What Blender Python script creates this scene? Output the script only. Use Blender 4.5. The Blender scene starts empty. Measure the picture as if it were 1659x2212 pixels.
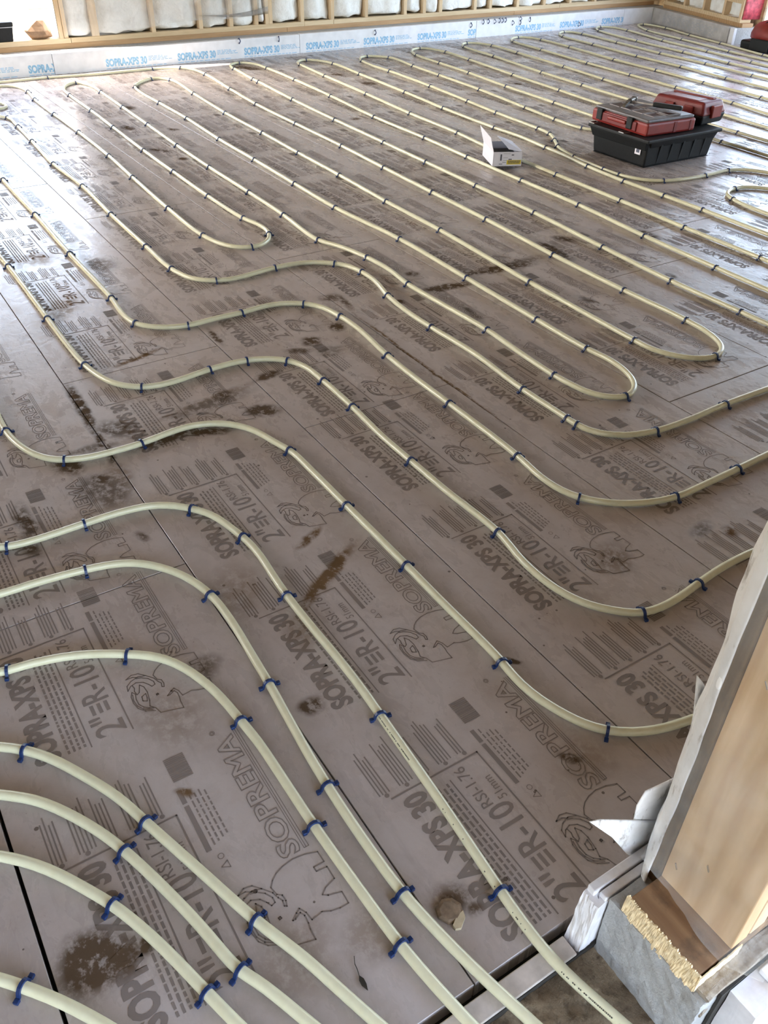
import bpy, bmesh, math, random
from mathutils import Vector, Matrix, noise
random.seed(7)
scene = bpy.context.scene
C = scene.collection
PI = math.pi

# ------------------------------------------------------------------ camera, sky, sun, exposure
CAM = (0.0, 0.0, 1.530)
RX, UX, FX = Vector((0.53999, 0.84145, 0.019258)), Vector((-0.52028, 0.315722, 0.793491)), Vector((-0.661604, 0.438497, -0.608277))
cam_data = bpy.data.cameras.new('camera'); cam = bpy.data.objects.new('camera', cam_data); C.objects.link(cam)
m3 = Matrix((RX, UX, -FX)).transposed()
cam.matrix_world = Matrix.Translation(CAM) @ m3.to_4x4()
cam_data.sensor_fit = 'HORIZONTAL'; cam_data.sensor_width = 36.0
cam_data.lens = 36.0 * 1826.2 / 1659.0
cam_data.clip_start = 0.02; cam_data.clip_end = 300
scene.camera = cam

world = bpy.data.worlds.new('sky'); scene.world = world; world.use_nodes = True
wn = world.node_tree; wn.nodes.clear()
wo = wn.nodes.new('ShaderNodeOutputWorld'); wb = wn.nodes.new('ShaderNodeBackground'); ws = wn.nodes.new('ShaderNodeTexSky')
ws.sky_type = 'NISHITA'; ws.sun_disc = False; ws.sun_elevation = math.radians(38); ws.sun_rotation = math.radians(205)
ws.air_density = 1.0; ws.dust_density = 2.5; ws.ozone_density = 1.0
wb.inputs['Strength'].default_value = 0.75
wh = wn.nodes.new('ShaderNodeHueSaturation'); wh.inputs['Saturation'].default_value = 0.75
wn.links.new(ws.outputs[0], wh.inputs['Color']); wn.links.new(wh.outputs[0], wb.inputs[0]); wn.links.new(wb.outputs[0], wo.inputs[0])

SUN_DIR = Vector((0.20, 0.80, -0.52)).normalized()          # travels along the back wall, low morning sun
sl = bpy.data.lights.new('sun', 'SUN'); sl.energy = 9.0; sl.angle = math.radians(0.6); sl.color = (1.0, 0.95, 0.88)
so = bpy.data.objects.new('sun', sl); C.objects.link(so); so.location = (-12, -6, 8)
so.rotation_euler = SUN_DIR.to_track_quat('-Z', 'Y').to_euler()

vs = scene.view_settings
vs.view_transform = 'Standard'; vs.look = 'None'; vs.gamma = 1.0; vs.use_curve_mapping = False
vs.exposure = 1.85

def portal(loc, sx, sy, direction):
    l = bpy.data.lights.new('sky_portal', 'AREA'); l.shape = 'RECTANGLE'; l.size = sx; l.size_y = sy
    l.cycles.is_portal = True
    o = bpy.data.objects.new('sky_portal', l); C.objects.link(o); o.location = loc
    o.rotation_euler = Vector(direction).to_track_quat('-Z', 'Y').to_euler()
portal((-8.80, 1.37, 1.20), 1.62, 1.90, (1, 0, 0))
portal((-6.25, -2.80, 1.5), 3.3, 1.4, (0, 1, 0))
portal((-7.35, 9.62, 1.26), 1.0, 1.65, (0, -1, 0))
portal((-4.6, 9.35, 1.2), 4.5, 2.4, (0, -1, 0))
portal((-0.12, -0.43, 1.05), 2.5, 2.1, (-1, 0, 0))
portal((-0.12, 7.7, 1.2), 1.9, 2.3, (-1, 0, 0))
scene.cycles.max_bounces = 6; scene.cycles.diffuse_bounces = 3; scene.cycles.glossy_bounces = 2; scene.cycles.transparent_max_bounces = 8
scene.cycles.use_adaptive_sampling = True; scene.cycles.adaptive_threshold = 0.03
scene.cycles.caustics_reflective = False; scene.cycles.caustics_refractive = False

# ------------------------------------------------------------------ node helpers
class NT:
    def __init__(s, name):
        s.m = bpy.data.materials.new(name); s.m.use_nodes = True; s.t = s.m.node_tree; s.t.nodes.clear()
        s.out = s.n('ShaderNodeOutputMaterial'); s.b = s.n('ShaderNodeBsdfPrincipled'); s.l(s.b.outputs[0], s.out.inputs[0])
    def n(s, ty, **kw):
        x = s.t.nodes.new(ty)
        for k, v in kw.items(): setattr(x, k, v)
        return x
    def l(s, a, b): s.t.links.new(a, b)
    def put(s, sock, v):
        if isinstance(v, (int, float)): sock.default_value = v
        elif isinstance(v, tuple): sock.default_value = v if len(v) == len(sock.default_value) else v + (1,)
        else: s.l(v, sock)
    def coord(s, kind='Object'):
        return s.n('ShaderNodeTexCoord').outputs[kind]
    def pos(s): return s.n('ShaderNodeNewGeometry').outputs['Position']
    def mapping(s, vec, scale=(1, 1, 1), rot=(0, 0, 0), loc=(0, 0, 0)):
        x = s.n('ShaderNodeMapping'); s.l(vec, x.inputs[0]); x.inputs['Scale'].default_value = scale
        x.inputs['Rotation'].default_value = rot; x.inputs['Location'].default_value = loc; return x.outputs[0]
    def noise(s, vec, scale, detail=4, rough=0.55, dist=0.0):
        x = s.n('ShaderNodeTexNoise'); s.l(vec, x.inputs['Vector']); x.inputs['Scale'].default_value = scale
        x.inputs['Detail'].default_value = detail; x.inputs['Roughness'].default_value = rough; x.inputs['Distortion'].default_value = dist
        return x.outputs['Fac']
    def ramp(s, fac, *stops):
        x = s.n('ShaderNodeValToRGB'); s.l(fac, x.inputs[0]); e = x.color_ramp.elements
        while len(e) < len(stops): e.new(0.5)
        for el, (p, c) in zip(e, stops):
            el.position = p; el.color = (c, c, c, 1) if isinstance(c, (int, float)) else c + (1,)
        return x.outputs[0]
    def mix(s, fac, a, b, blend='MIX'):
        x = s.n('ShaderNodeMix', data_type='RGBA', blend_type=blend)
        s.put(x.inputs[0], fac); s.put(x.inputs[6], a); s.put(x.inputs[7], b); return x.outputs[2]
    def math(s, op, a, b=0.0, clamp=False):
        x = s.n('ShaderNodeMath', operation=op, use_clamp=clamp); s.put(x.inputs[0], a); s.put(x.inputs[1], b); return x.outputs[0]
    def bump(s, h, strength=0.3, dist=0.002):
        x = s.n('ShaderNodeBump'); s.l(h, x.inputs['Height']); x.inputs['Strength'].default_value = strength
        x.inputs['Distance'].default_value = dist; s.l(x.outputs[0], s.b.inputs['Normal'])
    def set(s, **kw):
        for k, v in kw.items(): s.put(s.b.inputs[k.replace('_', ' ')], v)
        return s

MATS = {}
def plain(name, col, rough=0.5, var=0.12, scale=30, bump=0.0, metallic=0.0, spec=0.5):
    if name in MATS: return MATS[name]
    t = NT(name); v = t.coord(); f = t.noise(v, scale)
    a = tuple(c * (1 - var) for c in col); b = tuple(min(1, c * (1 + var)) for c in col)
    t.set(Base_Color=t.ramp(f, (0.3, a), (0.7, b)), Roughness=rough, Metallic=metallic)
    t.b.inputs['Specular IOR Level'].default_value = spec
    if bump: t.bump(f, bump)
    MATS[name] = t.m; return t.m

def wood(name, light, dark, axis=1, scale=1.0, rough=0.65, grime=0.0):
    t = NT(name); v = t.coord()
    sc = [7.0 * scale] * 3; sc[axis] = 0.55 * scale
    m = t.mapping(v, tuple(sc)); n1 = t.noise(m, 5.0, 6, 0.6, 1.2); n2 = t.noise(m, 24.0, 3, 0.6)
    rings = t.n('ShaderNodeTexWave', wave_type='BANDS', bands_direction='X' if axis != 0 else 'Y'); t.l(m, rings.inputs['Vector'])
    rings.inputs['Scale'].default_value = 1.3; rings.inputs['Distortion'].default_value = 7.0; rings.inputs['Detail'].default_value = 2.0
    f = t.math('ADD', t.math('MULTIPLY', n1, 0.55), t.math('MULTIPLY', rings.outputs['Fac'], 0.3))
    f = t.math('ADD', f, t.math('MULTIPLY', n2, 0.25))
    col = t.ramp(f, (0.30, light), (0.80, dark))
    if grime:
        g = t.noise(v, 14.0, 6, 0.65); col = t.mix(t.ramp(g, (0.48, 0.0), (0.72, grime)), col, (0.05, 0.04, 0.03))
    t.set(Base_Color=col, Roughness=rough); t.bump(f, 0.25, 0.001); MATS[name] = t.m; return t.m

# ------------------------------------------------------------------ foam board material: dusty film with mud
# mud stains plus the clod's shadow painted as a dark patch: world x, y, angle of long axis (deg), half length, half width, strength, colour index
STAINS_AND_SHADOW = [(-2.721,0.521,-3,0.156,0.016,1,0),(-2.444,0.512,0,0.121,0.012,0.8,0),(-2.515,0.583,43,0.077,0.04,0.6,0),(-2.385,0.715,98,0.113,0.025,0.95,0),(-2.35,0.83,65,0.069,0.016,0.9,0),(-2.513,0.921,98,0.142,0.03,0.5,0),(-2.379,1.056,63,0.052,0.03,0.95,0),(-2.546,0.984,84,0.028,0.02,0.8,0),(-2.39,0.376,19,0.061,0.03,0.8,0),(-2.446,0.476,82,0.074,0.02,0.5,0),(-2.203,0.433,23,0.093,0.05,0.55,0),(-2.047,0.17,9,0.053,0.02,0.6,0),(-2.599,1.184,101,0.049,0.02,0.9,0),(-2.996,1.149,-1,0.067,0.012,0.8,0),(-3.102,1.746,74,0.053,0.03,0.6,0),(-3.031,1.776,-9,0.08,0.015,0.6,0),(-2.83,1.622,64,0.031,0.03,0.9,0),(-2.769,1.464,70,0.033,0.03,0.8,0),(-2.721,1.381,59,0.045,0.02,0.7,0),(-2.654,1.49,93,0.054,0.03,0.4,0),(-2.939,2.266,81,0.112,0.025,0.95,0),(-3.15,2.213,70,0.034,0.02,0.7,0),(-2.99,2.632,83,0.169,0.03,0.8,0),(-2.91,1.988,7,0.022,0.012,1,0),(-2.999,2.708,94,0.179,0.03,0.6,0),(-3.034,3.007,-7,0.121,0.03,0.8,0),(-3.146,3.168,26,0.055,0.03,0.7,0),(-2.513,3.274,-5,0.031,0.02,0.6,0),(-6.319,5.502,35,0.042,0.02,1,0),(-2.98,3.595,5,0.077,0.03,0.8,0),(-6.409,1.97,9,0.067,0.03,1,0),(-5.744,1.951,35,0.063,0.02,0.9,0),(-5.478,2.013,42,0.032,0.02,1,0),(-6.213,2.241,32,0.04,0.02,0.8,0),(-3.977,1.006,19,0.079,0.05,0.45,0),(-8.049,3.667,33,0.151,0.05,0.9,0),(-6.934,4.33,24,0.062,0.04,0.9,0),(-7.397,4.271,41,0.056,0.03,0.8,0),(-8.373,8.466,31,0.063,0.05,0.9,0),(-0.841,-0.029,11,0.045,0.045,1,0),(-0.828,0.013,25,0.037,0.03,0.7,0),(-0.818,0.059,34,0.014,0.014,0.9,0),(-1.137,0.567,23,0.023,0.02,0.9,0),(-2.162,0.193,-3,0.08,0.02,0.7,0),(-2.263,0.443,31,0.032,0.02,0.8,0),(-1.377,0.406,-4,0.033,0.03,0.5,0),(-0.997,1.045,52,0.02,0.006,0.9,0),(-0.596,0.566,5,0.03,0.03,0.6,0),(-0.562,0.592,17,0.013,0.012,0.6,0),(-7.002,2.186,12,0.05,0.04,0.8,0),(-5.881,3.552,21,0.033,0.03,0.7,0),(-1.112,1.855,101,0.04,0.02,0.5,0),(-0.72,0.974,45,0.021,0.01,0.8,0),(-3.208,1.491,11,0.066,0.03,0.35,0),(-2.659,2.194,-6,0.078,0.012,0.5,0),(-1.925,0.457,15,0.023,0.01,0.6,0),(-4.673,4.433,-12,0.065,0.05,0.4,0),(-2.504,2.726,11,0.05,0.02,0.5,0),(-1.503,0.818,-58,0.131,0.015,1,1),(-1.675,0.856,-64,0.052,0.01,0.8,1),(-1.358,0.659,-17,0.058,0.03,0.35,1),(-2.141,0.45,-57,0.054,0.02,0.5,1),(-2.98,0.815,107,0.086,0.012,0.8,1),(-2.539,0.922,102,0.173,0.02,0.5,1),(-2.386,1.738,-1,0.455,0.006,0.8,1),(-1.149,1.535,31,0.05,0.05,0.5,1),(-1.059,1.919,72,0.02,0.02,0.8,1),(-2.237,0.496,-8,0.075,0.03,0.5,1),(-1.078,0.238,43,0.021,0.01,0.7,1),(-1.575,0.582,-17,0.092,0.05,0.35,1),(-1.273,0.289,10,0.087,0.06,0.3,1),(-0.662,0.276,28,0.06,0.06,0.3,1),(-3.566,0.69,141,0.142,0.05,0.4,1),(-4.204,0.738,60,0.087,0.06,0.35,1),(-0.627,0.408,18,0.04,0.04,0.3,1),(-0.698,1.001,-4,0.054,0.05,0.25,1)]
def stain_group():
    g = bpy.data.node_groups.new('mud_shadow_patch', 'ShaderNodeTree')
    for nm, ty in (('Vector', 'NodeSocketVector'), ('Loc', 'NodeSocketVector'), ('Rot', 'NodeSocketVector'), ('Scale', 'NodeSocketVector'), ('Break', 'NodeSocketFloat'), ('Strength', 'NodeSocketFloat')):
        g.interface.new_socket(nm, in_out='INPUT', socket_type=ty)
    g.interface.new_socket('Mask', in_out='OUTPUT', socket_type='NodeSocketFloat')
    i = g.nodes.new('NodeGroupInput'); o = g.nodes.new('NodeGroupOutput')
    mp = g.nodes.new('ShaderNodeMapping'); mp.vector_type = 'TEXTURE'
    g.links.new(i.outputs['Vector'], mp.inputs['Vector']); g.links.new(i.outputs['Loc'], mp.inputs['Location'])
    g.links.new(i.outputs['Rot'], mp.inputs['Rotation']); g.links.new(i.outputs['Scale'], mp.inputs['Scale'])
    ln = g.nodes.new('ShaderNodeVectorMath'); ln.operation = 'LENGTH'; g.links.new(mp.outputs[0], ln.inputs[0])
    mr = g.nodes.new('ShaderNodeMapRange'); mr.interpolation_type = 'SMOOTHSTEP'
    g.links.new(ln.outputs['Value'], mr.inputs[0]); mr.inputs[1].default_value = 0.25; mr.inputs[2].default_value = 1.2; mr.inputs[3].default_value = 1.0; mr.inputs[4].default_value = 0.0
    a = g.nodes.new('ShaderNodeMath'); a.operation = 'MULTIPLY'; g.links.new(mr.outputs[0], a.inputs[0]); g.links.new(i.outputs['Break'], a.inputs[1])
    b = g.nodes.new('ShaderNodeMath'); b.operation = 'MULTIPLY'; g.links.new(a.outputs[0], b.inputs[0]); g.links.new(i.outputs['Strength'], b.inputs[1])
    g.links.new(b.outputs[0], o.inputs[0]); return g
MUDG = stain_group()

def foam_floor(name, base_a, base_b, stains=(), bumpy=True):
    t = NT(name); p = t.pos()
    flat = t.mapping(p, (1, 1, 0))
    big = t.noise(flat, 1.7, 3, 0.6); mid = t.noise(flat, 14.0, 5, 0.7)
    col = t.ramp(big, (0.35, base_a), (0.68, base_b))
    col = t.mix(t.ramp(mid, (0.44, 0.0), (0.85, 0.38)), col, (0.25, 0.18, 0.13))
    # scattered dirt specks
    vor = t.n('ShaderNodeTexVoronoi', feature='F1'); t.l(flat, vor.inputs['Vector']); vor.inputs['Scale'].default_value = 26.0; vor.inputs['Randomness'].default_value = 1.0
    sep = t.n('ShaderNodeSeparateColor'); t.l(vor.outputs['Color'], sep.inputs[0])
    rad = t.math('MULTIPLY', t.math('POWER', sep.outputs[0], 7.0), 0.13)
    spk = t.math('LESS_THAN', vor.outputs['Distance'], rad)
    col = t.mix(t.math('MULTIPLY', spk, 0.8), col, (0.085, 0.06, 0.045))
    # drag marks and smears
    sm = t.noise(t.mapping(p, (1.2, 7.5, 0), (0, 0, 0.9)), 2.3, 4, 0.7, 0.6)
    col = t.mix(t.ramp(sm, (0.60, 0.0), (0.82, 0.28)), col, (0.19, 0.135, 0.10))
    # mud patches and the painted clod shadow
    acc = [None, None]; mud = None
    if stains:
        wob = t.n('ShaderNodeTexNoise'); t.l(flat, wob.inputs['Vector']); wob.inputs['Scale'].default_value = 13.0; wob.inputs['Detail'].default_value = 3.0
        off = t.n('ShaderNodeVectorMath', operation='MULTIPLY_ADD'); t.l(wob.outputs['Color'], off.inputs[0]); off.inputs[1].default_value = (0.036, 0.036, 0); t.l(flat, off.inputs[2])
        shift = t.mapping(off.outputs[0], (1, 1, 0), (0, 0, 0), (-0.018, -0.018, 0))
        brk = t.ramp(t.noise(flat, 34.0, 4, 0.7), (0.36, 0.30), (0.54, 1.3))
    for (x, y, ang, lx, ly, st, ci) in stains:
        g = t.n('ShaderNodeGroup'); g.node_tree = MUDG
        t.l(shift, g.inputs['Vector']); t.l(brk, g.inputs['Break'])
        g.inputs['Loc'].default_value = (x, y, 0); g.inputs['Rot'].default_value = (0, 0, math.radians(ang)); g.inputs['Scale'].default_value = (lx * 1.45, ly * 1.7, 1); g.inputs['Strength'].default_value = st
        acc[ci] = g.outputs[0] if acc[ci] is None else t.math('MAXIMUM', acc[ci], g.outputs[0])
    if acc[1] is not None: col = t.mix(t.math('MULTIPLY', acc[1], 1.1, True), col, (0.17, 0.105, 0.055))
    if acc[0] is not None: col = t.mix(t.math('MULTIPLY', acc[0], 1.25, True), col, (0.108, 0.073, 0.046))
    for a in acc:
        if a is not None: mud = a if mud is None else t.math('MAXIMUM', mud, a)
    dust = t.noise(t.mapping(p, (1.0, 2.2, 0), (0, 0, 0.5)), 7.0, 4, 0.72, 0.4)
    rough = t.ramp(dust, (0.36, 0.22), (0.66, 0.38))
    if not bumpy: rough = t.math('ADD', rough, 0.25)
    if mud is not None: rough = t.math('ADD', rough, t.math('MULTIPLY', mud, 0.4), True)
    t.set(Base_Color=col, Roughness=rough); t.b.inputs['Specular IOR Level'].default_value = 0.36 if bumpy else 0.10
    if mud is not None: t.l(t.math('SUBTRACT', 0.36 if bumpy else 0.10, t.math('MULTIPLY', mud, 0.34), True), t.b.inputs['Specular IOR Level'])
    if bumpy: t.bump(t.noise(flat, 18.0, 3, 0.62, 0.8), 0.30, 0.0034)
    MATS[name] = t.m; return t.m

FOAM_RGB = ((0.446, 0.384, 0.355), (0.513, 0.454, 0.428)); INK_RGB = ((0.215, 0.180, 0.162), (0.255, 0.215, 0.196))
BOARD_MATS = {}
def board_mats(x0, x1, y0, y1):
    """foam and ink for one board, with the mud and painted clod shadow that lie on it"""
    on = [s for s in STAINS_AND_SHADOW if x0 - s[3] - .06 < s[0] < x1 + s[3] + .06 and y0 - s[3] - .06 < s[1] < y1 + s[3] + .06]
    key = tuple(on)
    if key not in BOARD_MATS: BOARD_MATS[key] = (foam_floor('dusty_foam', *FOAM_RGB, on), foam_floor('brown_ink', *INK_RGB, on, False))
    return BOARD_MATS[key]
FOAM_EDGE = plain('foam_edge', (0.80, 0.78, 0.80), 0.6, 0.08, 40, 0.2)
FOAM_CLEAN = plain('foam_wall', (0.83, 0.83, 0.86), 0.42, 0.06, 12, 0.1)
FOAM_DIRTY = plain('foam_wall_dirty', (0.50, 0.48, 0.47), 0.55, 0.2, 9, 0.1)
BLUE_INK = plain('blue_ink', (0.30, 0.53, 0.74), 0.5, 0.2, 60)
GREY_INK = plain('grey_ink', (0.40, 0.42, 0.46), 0.5, 0.1, 60)
BLUE = plain('staple_blue', (0.007, 0.026, 0.105), 0.40, 0.2, 200)
BLACK_GAP = plain('dark_gap', (0.03, 0.026, 0.022), 0.9, 0.3)
STUD = wood('stud_wood', (0.76, 0.58, 0.37), (0.58, 0.40, 0.23), 2)
PLATE = wood('plate_wood', (0.76, 0.60, 0.39), (0.58, 0.42, 0.24), 1)
SILL = wood('sill_wood', (0.56, 0.35, 0.18), (0.38, 0.22, 0.10), 1)
STUD_NEAR = wood('near_stud_wood', (0.80, 0.56, 0.32), (0.60, 0.37, 0.18), 2, 1.0, 0.5)
PLATE_OLD = wood('weathered_plate', (0.33, 0.195, 0.10), (0.20, 0.105, 0.05), 0, 1.0, 0.8, 0.85)
TORN = plain('torn_pale_wood', (0.78, 0.62, 0.38), 0.8, 0.2, 60, 0.8)

def pex_mat():
    t = NT('cream_pipe'); v = t.pos(); n = t.noise(v, 40.0, 4)
    t.set(Base_Color=t.ramp(n, (0.3, (0.70, 0.665, 0.455)), (0.7, (0.76, 0.73, 0.52))), Roughness=0.30)
    t.b.inputs['Subsurface Weight'].default_value = 0.0
    MATS['pex'] = t.m; return t.m
PEX = pex_mat()

def batt_mat():
    t = NT('white_batt'); v = t.coord(); n = t.noise(v, 11.0, 7, 0.65); n2 = t.noise(v, 3.0, 3)
    c = t.ramp(n, (0.22, (0.78, 0.76, 0.72)), (0.5, (0.94, 0.94, 0.92)))
    c = t.mix(t.ramp(n2, (0.60, 0.0), (0.85, 0.4)), c, (0.55, 0.47, 0.38))
    t.set(Base_Color=c, Roughness=0.95); t.bump(n, 0.9, 0.02); MATS['batt'] = t.m; return t.m
BATT = batt_mat()

def poly_mat(name, opacity=0.22, gloss=0.2):
    t = NT(name); v = t.coord()
    tr = t.n('ShaderNodeBsdfTransparent'); tr.inputs[0].default_value = (0.97, 0.97, 0.97, 1)
    df = t.n('ShaderNodeBsdfDiffuse'); df.inputs[0].default_value = (0.93, 0.93, 0.92, 1)
    gl = t.n('ShaderNodeBsdfGlossy'); gl.inputs['Roughness'].default_value = 0.18
    n = t.noise(v, 5.0, 5, 0.6, 0.7)
    f = t.ramp(n, (0.30, opacity * 0.5), (0.80, min(1, opacity * 1.9)))
    m1 = t.n('ShaderNodeMixShader'); t.l(f, m1.inputs[0]); t.l(tr.outputs[0], m1.inputs[1]); t.l(df.outputs[0], m1.inputs[2])
    fr = t.n('ShaderNodeFresnel'); fr.inputs[0].default_value = 1.4
    bp = t.n('ShaderNodeBump'); t.l(t.noise(v, 18.0, 4), bp.inputs['Height']); bp.inputs['Strength'].default_value = 0.4; bp.inputs['Distance'].default_value = 0.01
    t.l(bp.outputs[0], gl.inputs['Normal']); t.l(bp.outputs[0], fr.inputs['Normal'])
    m2 = t.n('ShaderNodeMixShader'); t.l(t.math('ADD', t.math('MULTIPLY', fr.outputs[0], 0.28), gloss * 0.1, True), m2.inputs[0]); t.l(m1.outputs[0], m2.inputs[1]); t.l(gl.outputs[0], m2.inputs[2])
    t.l(m2.outputs[0], t.out.inputs[0]); MATS[name] = t.m; return t.m
POLY = poly_mat('clear_film', 0.16)
POLY_NEAR = poly_mat('clear_film_near', 0.13)

def wrap_mat():
    t = NT('white_membrane'); v = t.coord(); n = t.noise(v, 18.0, 6, 0.7); n2 = t.noise(t.mapping(v, (1, 1, .35)), 26.0, 5, 0.7)
    c = t.ramp(n, (0.3, (0.80, 0.77, 0.75)), (0.6, (0.92, 0.90, 0.89)))
    c = t.mix(t.ramp(n2, (0.54, 0.0), (0.68, 0.85)), c, (0.20, 0.145, 0.10))
    t.set(Base_Color=c, Roughness=0.55); t.bump(n, 0.3, 0.003); MATS['wrap'] = t.m; return t.m
WRAP = wrap_mat()

def earth_mat(name, a, b, c, scale=40, bump=0.8):
    t = NT(name); v = t.pos(); n = t.noise(v, scale, 8, 0.7); n2 = t.noise(v, scale * 0.25, 4, 0.6)
    col = t.mix(t.ramp(n2, (0.4, 0.0), (0.62, 0.8)), t.ramp(n, (0.30, a), (0.68, b)), c)
    t.set(Base_Color=col, Roughness=0.95); t.b.inputs['Specular IOR Level'].default_value = 0.2; t.bump(n, bump, 0.01); MATS[name] = t.m; return t.m
DIRT = earth_mat('threshold_dirt', (0.07, 0.048, 0.030), (0.50, 0.39, 0.27), (0.13, 0.092, 0.058))
GROUND = earth_mat('outdoor_ground', (0.15, 0.12, 0.075), (0.36, 0.31, 0.23), (0.24, 0.20, 0.13), 6, 0.5)
CONCRETE = earth_mat('grey_concrete', (0.40, 0.40, 0.40), (0.60, 0.60, 0.60), (0.49, 0.48, 0.465), 55, 0.9)
CONCRETE_DIRTY = earth_mat('dirty_concrete', (0.20, 0.15, 0.11), (0.52, 0.46, 0.39), (0.36, 0.29, 0.22), 45, 0.9)

# ------------------------------------------------------------------ mesh helpers
def link(name, me, mat, parent=None, smooth=False):
    if mat is not None and not me.materials: me.materials.append(mat)
    if smooth:
        for p in me.polygons: p.use_smooth = True
    o = bpy.data.objects.new(name, me); C.objects.link(o)
    if parent is not None: o.parent = parent
    return o
def from_bm(name, bm, mat, parent=None, smooth=False):
    bmesh.ops.recalc_face_normals(bm, faces=bm.faces[:])
    me = bpy.data.meshes.new(name); bm.to_mesh(me); bm.free()
    return link(name, me, mat, parent, smooth)
def mesh_of(name, verts, faces):
    me = bpy.data.meshes.new(name); me.from_pydata(verts, [], faces); me.update(); return me
def add_box(bm, x0, x1, y0, y1, z0, z1, bev=0.0, M=None):
    r = bmesh.ops.create_cube(bm, size=1.0); vs_ = r['verts']
    for v in vs_:
        v.co = Vector(((x0 + x1) / 2 + v.co.x * (x1 - x0), (y0 + y1) / 2 + v.co.y * (y1 - y0), (z0 + z1) / 2 + v.co.z * (z1 - z0)))
    if bev:
        es = list({e for v in vs_ for e in v.link_edges})
        r2 = bmesh.ops.bevel(bm, geom=es, offset=bev, segments=2, profile=0.5, affect='EDGES')
        vs_ = list({v for f in r2['faces'] for v in f.verts} | {v for v in vs_ if v.is_valid})
    if M is not None:
        for v in vs_: v.co = M @ v.co
    return vs_
def box(name, x0, x1, y0, y1, z0, z1, mat, parent=None, bev=0.0):
    bm = bmesh.new(); add_box(bm, x0, x1, y0, y1, z0, z1, bev); return from_bm(name, bm, mat, parent)
def tag(o, label=None, cat=None, group=None, kind=None):
    if label: o['label'] = label
    if cat: o['category'] = cat
    if group: o['group'] = group
    if kind: o['kind'] = kind
    return o
def empty(name, loc=(0, 0, 0), rz=0.0):
    o = bpy.data.objects.new(name, None); C.objects.link(o); o.location = loc; o.rotation_euler = (0, 0, rz); o.empty_display_size = 0.1; return o
def grid_sheet(name, fn, nu, nv, mat, parent=None, thick=0.0, smooth=True):
    vs_, fs = [], []
    for j in range(nv + 1):
        for i in range(nu + 1): vs_.append(fn(i / nu, j / nv))
    for j in range(nv):
        for i in range(nu):
            a = j * (nu + 1) + i; fs.append((a, a + 1, a + nu + 2, a + nu + 1))
    o = link(name, mesh_of(name, vs_, fs), mat, parent, smooth)
    if thick:
        md = o.modifiers.new('thickness', 'SOLIDIFY'); md.thickness = thick; md.offset = 0
    return o
def plate_poly(name, pts3, mat, parent=None, thick=0.002):
    me = mesh_of(name, pts3, [tuple(range(len(pts3)))]); o = link(name, me, mat, parent)
    md = o.modifiers.new('thickness', 'SOLIDIFY'); md.thickness = thick; md.offset = 0
    return o
def text_verts(body, x, y, w, h, off=0.0, outline=0.0):
    """lettering as flat mesh data fitted into the box x..x+w, y..y+h"""
    cu = bpy.data.curves.new('t', 'FONT'); cu.body = body; cu.size = 1.0; cu.resolution_u = 3; cu.offset = off
    if outline: cu.fill_mode = 'NONE'; cu.bevel_depth = outline; cu.bevel_resolution = 0
    else: cu.fill_mode = 'FRONT'
    o = bpy.data.objects.new('t', cu); C.objects.link(o)
    dg = bpy.context.evaluated_depsgraph_get(); me = bpy.data.meshes.new_from_object(o.evaluated_get(dg))
    co = [v.co.copy() for v in me.vertices]; fs = [tuple(p.vertices) for p in me.polygons]
    bpy.data.objects.remove(o); bpy.data.curves.remove(cu); bpy.data.meshes.remove(me)
    x0 = min(c.x for c in co); x1 = max(c.x for c in co); y0 = min(c.y for c in co); y1 = max(c.y for c in co)
    return [(x + (c.x - x0) / (x1 - x0) * w, y + (c.y - y0) / (y1 - y0) * h, 0.0002 if (outline and c.z > 0) else 0.0) for c in co], fs
class Flat:
    """collects flat printed shapes"""
    def __init__(s): s.v = []; s.f = []
    def add(s, v, f):
        b = len(s.v); s.v += v; s.f += [tuple(i + b for i in q) for q in f]
    def rect(s, x0, x1, y0, y1): s.add([(x0, y0, 0), (x1, y0, 0), (x1, y1, 0), (x0, y1, 0)], [(0, 1, 2, 3)])
    def line(s, pts, w):
        for a, b in zip(pts, pts[1:]):
            d = Vector((b[0] - a[0], b[1] - a[1])); 
            if d.length < 1e-6: continue
            d.normalize(); n = Vector((-d.y, d.x)) * w / 2; e = d * w * 0.35
            s.add([(a[0] - e.x + n.x, a[1] - e.y + n.y, 0), (a[0] - e.x - n.x, a[1] - e.y - n.y, 0), (b[0] + e.x - n.x, b[1] + e.y - n.y, 0), (b[0] + e.x + n.x, b[1] + e.y + n.y, 0)], [(0, 1, 2, 3)])
    def disc(s, x, y, r, n=8): s.add([(x + r * math.cos(2 * PI * i / n), y + r * math.sin(2 * PI * i / n), 0) for i in range(n)], [tuple(range(n))])
    def text(s, *a, **k): s.add(*text_verts(*a, **k))
    def mesh(s, name): return mesh_of(name, s.v, s.f)
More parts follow.
